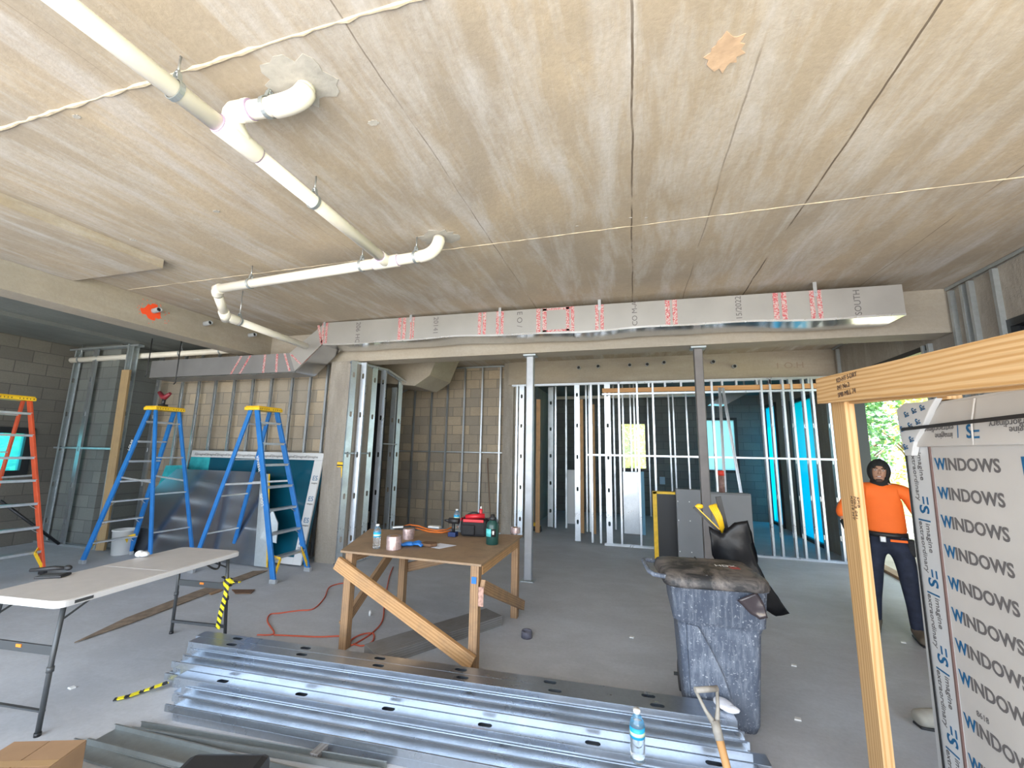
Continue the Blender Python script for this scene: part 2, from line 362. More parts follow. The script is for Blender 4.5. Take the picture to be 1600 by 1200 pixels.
# ------------------------------------------------------------------ the setting
CZ = 3.55
fl = MB(); fl.box(-10.2, 3.6, -3.0, 14.0, -0.15, 0.0); struct('floor', fl, M_FLOOR)
M_GRD = plain('sunlit_sandy_ground', (0.54,0.485,0.39), 0.95, 0, 0.15, 1.5)
M_GRASS = plain('grass_ground', (0.34,0.42,0.12), 0.95, 0, 0.3, 2.0)
g = MB(); g.box(-45, 50, -45, 60, -0.4, -0.16); struct('ground_outside', g, M_GRD)
g = MB(); g.box(8.5, 49, -20, 50, -0.159, -0.13); struct('lawn_outside', g, M_GRASS)
c = MB(); c.box(-6.0, 3.6, -1.9, 8.6, CZ, CZ+0.3); ceil = struct('ceiling', c, M_CEIL)
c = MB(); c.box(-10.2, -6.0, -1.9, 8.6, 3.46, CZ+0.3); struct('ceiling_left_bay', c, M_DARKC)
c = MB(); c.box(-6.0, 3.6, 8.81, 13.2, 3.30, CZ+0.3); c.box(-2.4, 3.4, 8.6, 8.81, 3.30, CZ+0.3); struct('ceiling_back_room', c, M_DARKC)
# dropped slab at the left of the ceiling
pA = F(0, 312, 3.47); pB = F(248, 414, 3.47); pC = F(128, 433, 3.47)
c = MB(); c.box(-5.92, -4.56, -1.9, 2.86, 3.46, CZ); struct('ceiling_dropped_slab', c, M_CEIL)
# ragged ridges of cement at the formwork joints
def ridge(name, pts, r, mat):
    m = MB(); rad = [r*random.uniform(0.3, 1.7) for _ in pts]; m.tube(pts, rad, 6, True, False); return struct(name, m, mat)
M_RIDGE = plain('cement_fin', (0.56,0.47,0.34), 0.9, 0, 0.2, 20, 0.6)
pts = []; x = -5.9
while x < 3.45: pts.append((x, 1.29+random.uniform(-.004,.004), CZ-0.001)); x += 0.06
ridge('trim_1', pts, 0.0075, M_RIDGE)
pts = []; x = -5.9
while x < 3.45: pts.append((x, 3.36+random.uniform(-.004,.004), CZ)); x += 0.07
ridge('trim_2', pts, 0.004, M_RIDGE)
def patch(c_, rx, ry, seed, z=CZ, name='plaster_patch', mat=None, par=None):
    rnd = random.Random(seed); P = []
    for k in range(26):
        a = 2*PI*k/26; r_ = rnd.uniform(0.72, 1.15); P.append((c_[0]+rx*r_*math.cos(a), c_[1]+ry*r_*math.sin(a), z-0.003))
    m = MB(); m.prism(P, (0, 0, 0.009)); return m.obj(name, mat or M_PLAST, par or ceil)
patch((-1.60, 1.50), 0.21, 0.15, 3); patch((-1.62, 3.13), 0.20, 0.12, 5)
pm = F(1132, 82, CZ)
patch((pm.x, pm.y), 0.085, 0.10, 8, mat=plain('rust_patch', (0.52,0.36,0.24), 0.9, 0, 0.2, 12, 0.5))
for i,(px,py,sc) in enumerate([(338,330,.03),(208,375,.035),(308,468,.05),(583,192,.035),(120,182,.025),(985,340,.012),(902,353,.012),(1010,340,.012)]):
    q = F(px, py, CZ); patch((q.x, q.y), sc, sc*0.6, 20+i)
# main cross beam, left beam, rear beam
c = MB(); c.box(-6.2, 3.4, 5.55, 5.86, 3.05, CZ); struct('trim_3', c, M_BEAM)
c = MB(); c.box(-6.25, -5.93, -1.9, 5.55, 3.17, CZ); beamL = struct('trim_4', c, M_BEAM)
c = MB(); c.box(-2.5, 3.4, 8.36, 8.6, 3.06, CZ); beamB = struct('trim_5', c, M_BEAM)
# raised board joints in the left bay ceiling
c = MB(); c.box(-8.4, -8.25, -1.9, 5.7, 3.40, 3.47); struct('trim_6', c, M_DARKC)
# left bay walls
c = MB(); c.box(-10.2, -4.62, 5.75, 6.0, 0, CZ); struct('wall_left_back', c, M_BLK)
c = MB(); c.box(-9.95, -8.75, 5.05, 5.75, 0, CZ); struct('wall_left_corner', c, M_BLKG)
c = MB(); c.box(-4.62, -4.13, 5.50, 6.0, 0, 3.05); struct('wall_pier', c, M_COLC)
wl0, wl1, wlz0, wlz1 = 3.2, 4.66, 1.12, 1.93
c = MB()
c.box(-10.15, -9.9, -3.0, wl0, 0, CZ); c.box(-10.15, -9.9, wl1, 5.8, 0, CZ); c.box(-10.15, -9.9, wl0, wl1, 0, wlz0); c.box(-10.15, -9.9, wl0, wl1, wlz1, CZ)
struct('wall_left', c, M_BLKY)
def window(n, axis, pos, a0, a1, z0, z1, mat, fr=0.05, dep=0.08, label=None):
    """framed glazed opening in a wall plane; axis 'X' = plane of constant X"""
    m = MB()
    def bb(u0, u1, w0, w1, t0, t1, q):
        if axis == 'X': q.box(pos+t0, pos+t1, u0, u1, w0, w1)
        else: q.box(u0, u1, pos+t0, pos+t1, w0, w1)
    bb(a0, a0+fr, z0, z1, -dep/2, dep/2, m); bb(a1-fr, a1, z0, z1, -dep/2, dep/2, m); bb(a0+fr, a1-fr, z0, z0+fr, -dep/2, dep/2, m); bb(a0+fr, a1-fr, z1-fr, z1, -dep/2, dep/2, m)
    o = struct('window_%d' % n, m, M_FRAME)
    m = MB(); bb(a0+fr, a1-fr, z0+fr, z1-fr, -0.004, 0.004, m); m.obj('pane', mat, o)
    return o
window(1, 'X', -9.92, wl0, wl1, wlz0, wlz1, M_TEALWIN, 0.10, 0.12)
# block wall behind the stair bay, sloping stair slab and shaft walls
c = MB(); c.box(-6.2, -2.42, 8.59, 8.8, 0, CZ); struct('wall_back', c, M_BLK)
c = MB(); c.box(-2.50, -2.28, 8.45, 13.2, 0, CZ); struct('wall_back_return', c, M_COLC)
c = MB(); c.box(-2.62, -2.40, 8.40, 8.6, 0, 3.55); struct('wall_back_pier', c, M_COLC)
c = MB(); c.box(-6.4, -6.2, 6.0, 8.8, 0, CZ); struct('wall_shaft', c, M_COLC)
a0 = AY(629, 612, 8.6); a1 = AY(694, 572, 8.6)
sl = (a1.z-a0.z)/(a1.x-a0.x); xl = -6.2; zl = a1.z-(a1.x-xl)*sl
c = MB(); c.prism([(a1.x, 6.35, CZ-0.001), (xl, 6.35, zl), (xl, 6.35, CZ-0.001)], (0, 2.24, 0)); stair = struct('ceiling_stair_slab', c, M_BEAM)
c = MB(); q0 = AY(600, 548, 6.3); q1 = AY(664, 590, 6.3)
c.prism([(-5.2, 6.9, 3.0), (-3.9, 6.9, 2.86), (-3.6, 6.9, 3.05), (-3.4, 6.9, 3.54), (-5.2, 6.9, 3.54)], (0, 0.9, 0)); struct('ceiling_stair_landing', c, M_BEAM)
# right wall: concrete with a dark window, a doorway, and beyond the partition two tall windows
XR = 3.4
WA = AX(1298,860,3.42).y; WB_ = AX(1256,845,3.42).y; WC = AX(1231,838,3.42).y
dy0, dy1, dz = 5.95, 8.10, 3.02
c = MB()
c.box(XR, XR+0.2, 4.93, dy0, 0, CZ); c.box(XR, XR+0.2, dy0, dy1, dz, CZ); c.box(XR, XR+0.2, dy1, WA, 0, CZ)
c.box(XR, XR+0.2, 2.4, 4.93, 2.98, CZ); c.box(XR, XR+0.2, 2.4, 4.93, 0, 0.3); c.box(XR, XR+0.2, 2.0, 2.4, 0, CZ)
c.box(XR, XR+0.2, WA, WB_, 2.90, CZ); c.box(XR, XR+0.2, WB_, WC, 0, CZ); c.box(XR, XR+0.2, WC, 12.59, 3.0, CZ); c.box(XR, XR+0.2, 12.59, 13.2, 0, CZ)
struct('wall_right', c, M_COLC)
M_DKGL = plain('dark_glass', (0.012,0.014,0.018), 0.1)
window(2, 'X', XR+0.06, 2.4, 4.93, 0.3, 2.98, M_DKGL, 0.07, 0.14)
window(3, 'X', XR+0.02, WA, WB_, 0.0, 2.90, M_CYANWIN, 0.07, 0.12)
window(4, 'X', XR+0.02, WC, 12.59, 0.0, 3.0, M_CYANWIN, 0.07, 0.12)
c = MB(); c.box(XR-0.02, XR+0.22, dy0, dy1, dz-0.06, dz); c.box(XR-0.02, XR+0.22, dy1-0.06, dy1, 0, dz-0.10); c.box(XR-0.02, XR+0.22, dy0, dy0+0.06, 0, dz-0.10); struct('door_1', c, M_FRAME)
# back room end wall with two windows
c = MB()
c.box(-6.2, -0.40, 12.6, 12.8, 0, CZ); c.box(-0.40, 0.42, 12.6, 12.8, 0, 1.18); c.box(-0.40, 0.42, 12.6, 12.8, 2.62, CZ)
c.box(0.42, 1.72, 12.6, 12.8, 0, CZ); c.box(1.72, 2.72, 12.6, 12.8, 0, 1.22); c.box(1.72, 2.72, 12.6, 12.8, 2.70, CZ); c.box(2.72, 3.6, 12.6, 12.8, 0, CZ)
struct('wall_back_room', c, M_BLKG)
M_CLEARW = film('clear_glass', (0.85,0.90,0.85), 0.2, 0.95)
window(5, 'Y', 12.66, -0.40, 0.42, 1.18, 2.62, M_CLEARW, 0.09, 0.12); window(6, 'Y', 12.66, 1.72, 2.72, 1.22, 2.70, M_PALEWIN, 0.07, 0.12)
# canopy outside the doorway
c = MB(); c.box(3.6, 7.4, 5.0, 11.5, 3.20, 3.28); struct('ceiling_canopy', c, plain('white_canopy_deck', (0.75,0.74,0.70), 0.7))
for k in range(9):
    m = MB(); m.box(3.62+k*0.42, 3.70+k*0.42, 5.0, 11.5, 3.14, 3.20); o = struct('trim_%d' % (20+k), m, M_GALVB)
# planting outside
M_LEAF = plain('bright_leaf', (0.62,0.70,0.16), 0.6, 0, 0.5, 3); M_LEAF2 = plain('dark_leaf', (0.16,0.34,0.14), 0.6, 0, 0.4, 3); M_BARK = plain('bark', (0.16,0.11,0.07), 0.9, 0, 0.3, 9, 0.5)
def plant(name, label, cat, loc, r, h, n, leaf, ls, seed, trunk, lmat, grp):
    rnd = random.Random(seed); t = thing(name, label, cat, loc, 0, grp)
    m = MB(); m.tube([(0,0,-0.1), (0.05,0.03,trunk*0.5), (0,0,trunk+h*0.4)], [0.13,0.10,0.04], 8)
    for k in range(7):
        a = rnd.uniform(0, 2*PI); z0 = trunk+h*rnd.uniform(0, .3); m.tube([(0,0,z0), (math.cos(a)*r*.35, math.sin(a)*r*.35, z0+h*.18), (math.cos(a)*r*.7, math.sin(a)*r*.7, z0+h*.3)], [.05,.035,.012], 6)
    m.obj('trunk', M_BARK, t, local=True)
    m = MB(); cl = [(rnd.gauss(0,.45)*r, rnd.gauss(0,.45)*r, trunk+h*rnd.uniform(.1,.95), rnd.uniform(.25,.5)*r) for _ in range(26)]
    for _ in range(n):
        cx, cy, cz, cr = rnd.choice(cl); v = Vector((rnd.gauss(0,1), rnd.gauss(0,1), rnd.gauss(0,1))).normalized()*cr*rnd.uniform(.5,1)
        p = Vector((cx,cy,cz))+v; d = Vector((rnd.gauss(0,1), rnd.gauss(0,1), rnd.gauss(0,.6))).normalized(); s_ = d.cross(Vector((rnd.gauss(0,1),rnd.gauss(0,1),rnd.gauss(0,1)))).normalized()
        l = ls*rnd.uniform(.6,1.3); w_ = l*.28; b = len(m.v); nn = d.cross(s_)*w_*.5
        m.v += [p-d*l*.5, p+s_*w_+nn*.4, p+d*l*.5, p-s_*w_+nn*.4]; m.face((b,b+1,b+2,b+3))
    m.obj(leaf, lmat, t, local=True); return t
gp = 'shrubs and trees outside the doorway'
sp = [(8.6, 12.6, 1.5, 2.3, 0.2, 'wide bright green shrub just outside the doorway behind the worker', M_LEAF), (11.0, 21.0, 2.2, 4.6, 0.8, 'tall bright green tree beyond the doorway, above the worker', M_LEAF),
      (7.4, 17.6, 1.3, 3.6, 1.0, 'darker bluish green tree at the left of the doorway view', M_LEAF2), (15.5, 15.0, 2.2, 3.6, 0.3, 'sunlit green tree at the right of the doorway view', M_LEAF),
      (16.5, 27.5, 3.2, 6.0, 1.4, 'large pale green tree farthest beyond the doorway', M_LEAF), (0.0, 17.5, 1.9, 3.4, 0.6, 'green tree seen through the clear rear window', M_LEAF)]
for i, (x, y, r_, h_, tr, lb, mt) in enumerate(sp):
    plant('garden_tree' if tr > .5 else 'garden_shrub', lb, 'tree' if tr > .5 else 'shrub', (x, y, -0.13 if x > 8.5 else -0.16), r_, h_, 3600, 'foliage', 0.20, 50+i, tr, mt, gp)
plant('garden_shrub', 'green shrub seen through the tinted left window', 'shrub', (-14.0, 6.2, -0.16), 1.5, 2.6, 2200, 'foliage', 0.18, 77, 0.2, M_LEAF, None)

# ------------------------------------------------------------------ ceiling drain pipe
def arc(p0, pc, p1, n=7):
    p0, pc, p1 = Vector(p0), Vector(pc), Vector(p1)
    return [p0*(1-t)**2 + pc*2*t*(1-t) + p1*t*t for t in [i/n for i in range(n+1)]]
R3 = 0.046
ZP = 3.36
dp = thing('drain_pipe', 'white plastic drain pipe hung under the concrete ceiling, with branches and elbows', 'pipe', (-2.08, 3.1, ZP))
P0 = Vector((-2.09, 0.15, ZP+.01)); PT = Vector((-2.06, 1.56, ZP)); PE = Vector((-2.10, 3.10, ZP-.005))
def pipeseg(pts, name='pipe', r=R3, mat=M_PVC): 
    m = MB(); m.tube(pts, r, 18); return m.obj(name, mat, dp)
def sleeve(pa, pb, r=R3*1.2, name='fitting'):
    pa, pb = Vector(pa), Vector(pb); m = MB(); m.tube([pa, pb], r, 18)
    o = m.obj(name, M_PVC, dp, bevel=0.004)
    d = (pb-pa).normalized()
    for q, s_ in ((pa, -1), (pb, 1)):
        m = MB(); m.tube([q, q+d*s_*0.006], r*0.93, 18); m.obj('primer_ring', M_PRIMER, o)
    return o
pipeseg([P0, PT]); pipeseg([PT, PE])
sleeve(PT-Vector((0,.12,0)), PT+Vector((0,.12,0)))
B1 = PT+Vector((0.0,-0.02,0.0)); B2 = Vector((-2.03,1.50,ZP+.09)); B3 = Vector((-1.75,1.49,ZP+.075)); 
pipeseg(arc(PT+Vector((0,.03,0)), (-2.06,1.49,ZP+.06), (-2.0,1.48,ZP+.085))+[Vector((-1.93,1.485,ZP+.085))], 'wye_branch', R3*1.17)
pipeseg([(-1.95,1.485,ZP+.085), (-1.72,1.50,ZP+.08)])
pipeseg(arc((-1.76,1.50,ZP+.08), (-1.60,1.505,ZP+.075), (-1.60,1.53,CZ-.03), 10), 'elbow', R3*1.15); pipeseg([(-1.60,1.53,CZ-.05), (-1.60,1.53,CZ)])
sleeve((-1.935,1.485,ZP+.085), (-1.90,1.486,ZP+.085), R3*1.22)
# far cross run
XL = Vector((-4.28, 3.22, ZP-.01)); XRr = Vector((-1.74, 3.08, ZP))
pipeseg([XL, XRr]); sleeve((-2.24,3.108,ZP-.005), (-1.98,3.094,ZP-.003)); sleeve(PE-Vector((0,.12,0)), PE-Vector((0,.03,0)), R3*1.18)
pipeseg(arc((-1.76,3.08,ZP), (-1.60,3.08,ZP), (-1.60,3.12,CZ-.02), 10), 'elbow', R3*1.15)
LD = F(352, 494, 3.17); LD2 = F(478, 541, 3.15)
XL2 = Vector((LD.x, LD.y, 3.17))
pipeseg(arc(XL+Vector((.07,0,0)), XL, XL+(XL2-XL)*.2, 6), 'elbow', R3*1.18)
pipeseg([XL+(XL2-XL)*.1, XL2-(XL2-XL)*.1]); 
pipeseg([XL2+(XL2-XL)*.12, XL2-(XL2-XL)*.18], 'cleanout_fitting', R3*1.22)
pipeseg([XL2, LD2]); sleeve(XL2+(LD2-XL2)*.02, XL2+(LD2-XL2)*.12)
# red print line along the pipe
m = MB(); 
for k in range(46):
    y = 0.3+k*0.06
    if abs(y-PT.y) < .14 or y > 2.98: continue
    m.box(-2.088-.0475+0.004, -2.088-.0465+0.004, y, y+.035, ZP-.004, ZP+.004)
m.obj('printed_line', plain('red_print', (0.45,0.12,0.12), 0.6), dp)
def hanger(c_, along, zt=CZ, r=R3, label='', grp='pipe hangers on the white ceiling pipe'):
    c_ = Vector(c_); t = thing('pipe_hanger', label, 'pipe hanger', (c_.x, c_.y, zt), 0, grp); a = Vector(along).normalized(); s_ = a.cross(Vector((0,0,1)))
    m = MB(); pts = []
    for k in range(21):
        q = 2*PI*k/20; pts.append(c_+s_*math.sin(q)*(r+.006)+Vector((0,0,math.cos(q)*(r+.006))))
    for i in range(20): m.bar(pts[i], pts[i+1], 0.024, 0.004, (pts[i]+pts[i+1])/2-c_)
    for sg in (-1, 1): m.bar(c_+s_*sg*.022+Vector((0,0,r)), c_+s_*sg*.010+Vector((0,0,r+.05)), .022, .004, s_)
    m.obj('clamp_ring', M_GALVD, t)
    m = MB(); m.tube([c_+Vector((0,0,r+.03)), (c_.x, c_.y, zt)], 0.0055, 8); m.lathe([(0.012,0),(0.012,.014)], c_+Vector((0,0,r+.045)), 6); m.obj('rod', M_GALV, t)
    return t
def on(p0, p1, px):   # point of a pipe seen at image column px
    p0, p1 = Vector(p0), Vector(p1); best = None
    for k in range(401):
        q = p0+(p1-p0)*k/400; l = RW.transposed() @ (q-CAM); x_ = 800+FPX*l.x/-l.z
        if l.z < 0 and (best is None or abs(x_-px) < best[0]): best = (abs(x_-px), q)
    return best[1]
hanger(on(P0, PT, 274), (0,1,0), label='steel clevis hanger nearest the camera, on the long white ceiling pipe')
hanger(on(PT, PE, 490), (0,1,0), label='steel clevis hanger between the two branches of the long white pipe')
hanger((-1.80,1.495,ZP+.083), (1,0,0), label='steel hanger on the short upper branch beside the plaster patch')
hanger(on(XL, XRr, 565), (1,0,0), label='steel hanger just left of the far tee on the cross pipe')
hanger(on(XL, XRr, 650), (1,0,0), label='steel hanger on the cross pipe beside its right elbow')
hanger(on(XL, XRr, 391), (1,0,0), label='steel hanger at the left part of the far cross pipe')
hanger(XL2+(LD2-XL2)*.14, LD2-XL2, label='steel hanger on the lowest pipe run above the left beam end')
# pipe through the left bay
pl0 = AY(112, 563, 4.9); pl1 = AY(372, 547, 5.45)
m = MB(); m.tube([pl0, pl1], 0.05, 16); lp = m.obj('drain_pipe', M_PVC); tag(lp, 'long white plastic pipe running below the dark ceiling of the left bay', 'pipe')
for k, (px, lb) in enumerate([(125, 'dark band hanger at the left end of the left bay pipe'), (282, 'dark band hanger in the middle of the left bay pipe'), (345, 'dark band hanger at the right end of the left bay pipe')]):
    q = on(pl0, pl1, px); hanger(q, pl1-pl0, 3.46, 0.05, lb, 'pipe hangers on the left bay pipe')
# conduit stubs
def stub(p, d, r=0.024, L=0.09, label='', grp='', ring=False):
    d = Vector(d).normalized(); p = Vector(p); m = MB(); m.pipe_end(p, p+d*L, r, r*.78)
    o = m.obj('conduit_stub', M_PVCG); m = MB(); m.lathe([(0,0),(r*.77,0),(r*.77,.002),(0,.002)], p+d*L*.82, 16, d); m.obj('mouth_shade_disc', M_BLACK, o); tag(o, label, 'conduit', grp); return o  # black disc inside the mouth stands in for the pipe's inner shade
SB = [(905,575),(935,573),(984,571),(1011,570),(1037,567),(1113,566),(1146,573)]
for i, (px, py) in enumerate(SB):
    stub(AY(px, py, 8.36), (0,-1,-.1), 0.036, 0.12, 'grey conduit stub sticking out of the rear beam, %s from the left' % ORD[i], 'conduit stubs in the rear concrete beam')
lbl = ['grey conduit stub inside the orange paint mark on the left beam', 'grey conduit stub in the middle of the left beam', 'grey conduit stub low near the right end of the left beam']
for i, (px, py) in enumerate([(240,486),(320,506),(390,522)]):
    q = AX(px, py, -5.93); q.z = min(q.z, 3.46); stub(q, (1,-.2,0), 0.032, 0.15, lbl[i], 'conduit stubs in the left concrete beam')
q = AX(238, 487, -5.93); q.z = min(q.z, 3.46)
rnd = random.Random(4); P = []
for k in range(30):
    a = 2*PI*k/30; r_ = rnd.uniform(.75, 1.25)*.09; P.append((-5.931, q.y+math.cos(a)*r_*1.3, q.z+math.sin(a)*r_*1.05))
m = MB(); m.prism(P, (0.003,0,0)); 
for k in range(26):
    a = rnd.uniform(0, 2*PI); r_ = rnd.uniform(.09,.17); y_, z_ = q.y+math.cos(a)*r_*1.4, q.z+math.sin(a)*r_; 
    if z_ < 3.53 and z_ > 3.18: m.box(-5.931, -5.928, y_, y_+.008, z_, z_+.008)
m.obj('paint_mark', M_SPRAY, beamL)
# faint red pencil marks on the rear beam
q = AY(1222, 567, 8.36)
txt('1 O.H', 0.15, (q.x-.12, 8.357, q.z-.10), (1,0,0), (0,0,1), plain('pencil', (0.30,0.235,0.19), .8), 'pencil_mark', beamB, sx=1.2, thick=.001)

# ------------------------------------------------------------------ air duct
duct = thing('air_duct', 'long foil faced rectangular air duct under the ceiling, stepping down to the left', 'air duct', (-1, 5.1, 3.1))
DX0, DX1, DZ0, DZ1, DY0, DY1 = -4.40, 2.70, 3.16, 3.46, 5.02, 5.42
n_ = 24; top = []; bot = []
rnd = random.Random(2)
def dpro(x): return 0.012*math.sin(x*2.1)+0.006*math.sin(x*5.3+1)
mf, ms, mt_ = MB(), MB(), MB()
xs = [DX0+(DX1-DX0)*i/40 for i in range(41)]
def strip(mb, f0, f1):
    b = len(mb.v)
    for x_ in xs: mb.v += [Vector(f0(x_)), Vector(f1(x_))]
    for i in range(40): mb.face((b+2*i, b+2*i+2, b+2*i+3, b+2*i+1))
lo = lambda x_: 3.205 - 0.010*(x_-DX0) + dpro(x_)
hi = lambda x_: 3.535 - 0.012*(x_-DX0)
strip(mf, lambda x_: (x_, DY0, lo(x_)), lambda x_: (x_, DY0, hi(x_))); strip(mf, lambda x_: (x_, DY1, lo(x_)), lambda x_: (x_, DY1, hi(x_))); strip(mf, lambda x_: (x_, DY0, hi(x_)), lambda x_: (x_, DY1, hi(x_)))
mf.poly([(DX1, DY0, lo(DX1)), (DX1, DY1, lo(DX1)), (DX1, DY1, hi(DX1)), (DX1, DY0, hi(DX1))])
mf.obj('duct_run', M_FOIL, duct, solid=0.004)
strip(ms, lambda x_: (x_, DY0, lo(x_)-.004), lambda x_: (x_, DY1, lo(x_)-.004)); ms.obj('duct_bottom', M_SHEET, duct, solid=0.003)
m = MB(); 
for i in range(40): m.bar((xs[i], DY0-.004, lo(xs[i])), (xs[i+1], DY0-.004, lo(xs[i+1])), .012, .022)
m.obj('edge_angle', galv('bright_edge', (0.85,0.85,0.86), 0.25, 0.8, 10), duct)
# offset down to the left run
LZ0, LZ1 = 2.80, 3.10; LX = -4.86
def hexa(mb, A, B):   # loft quad A -> quad B
    b = len(mb.v); mb.v += [Vector(p) for p in A+B]
    for i in range(4):
        j = (i+1) % 4; mb.face((b+i, b+j, b+4+j, b+4+i))
    return mb
h0 = hi(DX0); l0 = lo(DX0)
A = [(DX0,DY0,l0),(DX0,DY0,h0),(DX0,DY1,h0),(DX0,DY1,l0)]; Bq = [(LX,DY0,LZ0),(LX-.14,DY0,LZ1),(LX-.14,DY1,LZ1),(LX,DY1,LZ0)]
m = MB(); b = 0; m.poly([A[0],A[1],Bq[1],Bq[0]]); m.poly([A[1],A[2],Bq[2],Bq[1]]); m.poly([A[2],A[3],Bq[3],Bq[2]]); m.obj('duct_offset', M_FOIL, duct, solid=.004)
m = MB(); m.poly([A[3],A[0],Bq[0],Bq[3]]); m.obj('offset_bottom', M_SHEET, duct, solid=.003)
LXE = -7.9
m = MB(); hexa(m, [(LX,DY0,LZ0),(LX-.14,DY0,LZ1),(LX-.14,DY1,LZ1),(LX,DY1,LZ0)], [(LXE,DY0,LZ0),(LXE,DY0,LZ1),(LXE,DY1,LZ1),(LXE,DY1,LZ0)])
m.poly([(LXE,DY0,LZ0),(LXE,DY0,LZ1),(LXE,DY1,LZ1),(LXE,DY1,LZ0)]); m.obj('duct_run', plain('dark_foil', (0.26,0.25,0.25), 0.4, 0.35, 0.08, 3), duct, solid=.004)
m = MB(); m.bar((LXE, DY0-.004, LZ0), (LX, DY0-.004, LZ0), .012, .014); m.obj('edge_angle', M_SHEET, duct)
m = MB(); m.bar(Vector(A[0])+Vector((0,-.004,0)), Vector(Bq[0])+Vector((0,-.004,0)), .014, .02); m.obj('edge_angle', M_SHEET, duct)
# printed foil tape
def tapemat():
    m, nt, p, N, L = newmat('red_print_tape'); tc = N('TexCoord').outputs['Object']
    v = noise(N, L, mapping(N, L, tc, (1.0,1.0,1.0)), 75, 3, 0.7)
    L(mixc(N, L, ramp(N, L, v, .47, .53), (0.52,0.42,0.40), (0.46,0.085,0.10)), p.inputs['Base Color']); p.inputs['Roughness'].default_value = .45; p.inputs['Metallic'].default_value = .1
    return m
M_RTAPE = tapemat()
def dtape(px, w, z0=None, z1=None, lean=0.0):
    x_ = AY(px, 515, DY0).x; m = MB(); zz0 = lo(x_) if z0 is None else z0; zz1 = hi(x_) if z1 is None else z1
    for s_ in (-.5, .5):
        xo = x_+s_*w*.62; m.prism([(xo-w*.2, DY0-.0035, zz0), (xo+w*.2, DY0-.0035, zz0), (xo+w*.2+lean, DY0-.0035, zz1), (xo-w*.2+lean, DY0-.0035, zz1)], (0,-.0015,0))
    m.obj('printed_tape', M_RTAPE, duct)
for px, w_ in [(508,.10),(628,.12),(644,.06),(753,.11),(781,.10),(846,.13),(891,.10),(937,.10),(1050,.13),(1222,.13),(1279,.11)]: dtape(px, w_)
m = MB(); xa, xb = AY(848,500,DY0).x, AY(892,500,DY0).x
m.box(xa, xb, DY0-.005, DY0-.0035, hi(xa)-.035, hi(xa)-.008); m.box(xa, xb, DY0-.005, DY0-.0035, lo(xa)+.01, lo(xa)+.035); m.obj('printed_tape', M_RTAPE, duct)
for px in (1238, 965, 800):
    pass
for (x0_, z0_, x1_, z1_) in [(DX0-.02, l0+.02, DX0-.10, h0-.03), (LX+.10, LZ0+.12, LX-.10, LZ1-.02), (-6.1,LZ0,-5.92,LZ1), (-5.92,LZ0,-5.74,LZ1), (-5.45,LZ0,-5.45,LZ1), (-5.2,LZ0,-5.22,LZ1), (-4.95, LZ0+.02,-5.08,LZ1)]:
    m = MB(); m.prism([(x0_-.03,DY0-.0035,z0_),(x0_+.01,DY0-.0035,z0_),(x1_+.01,DY0-.0035,z1_),(x1_-.03,DY0-.0035,z1_)], (0,-.0015,0)); m.obj('printed_tape', M_RTAPE, duct)
for px, y0_, y1_, lb in ((239,524,588,'thin black threaded rod with a hooked end hanging in the left bay'), (284,530,600,'straight thin black rod hanging in front of the left duct end')):
    a_, b_ = AY(px, y0_, 4.9), AY(px-1, y1_, 4.9); m = MB(); m.tube([(a_.x,4.9,3.46), (a_.x,4.9,b_.z+.03), (a_.x-.03,4.9,b_.z)], .008, 8); tag(m.obj('hanger_rod', M_BLACK), lb, 'rod')
for px, s_ in [(560,'206 HOE'), (681,'20141'), (812,'E O /'), (992,'CO M-A'), (1156,'15/2022'), (1344,'SOUTH')]:
    x_ = AY(px, 515, DY0).x
    if px < 900: txt(s_, .10, (x_-.035, DY0-.004, hi(x_)-.02), (0,0,-1), (1,0,0), M_INKGREY, 'print', duct)
    else: txt(s_, .085, (x_+.03, DY0-.004, lo(x_)+.02), (0,0,1), (-1,0,0), M_INKGREY, 'print', duct)
for i, px in enumerate((508, 642, 781, 937, 1278)):
    x_ = AY(px, 500, DY0).x; t = thing('duct_hanger', 'bright metal strap holding the duct to the ceiling, %s from the left' % ORD[i], 'duct hanger', (x_, DY0, hi(x_)), 0, 'duct hanger straps')
    m = MB(); m.box(x_-.018, x_+.018, DY0-.0085, DY0-.006, hi(x_)-.07, CZ); m.obj('strap', M_GALVB, t)
    m = MB(); m.lathe([(.009,0),(.009,.006)], (x_, DY0-.0085, hi(x_)-.03), 8, (0,-1,0)); m.obj('screw', M_GALV, t)

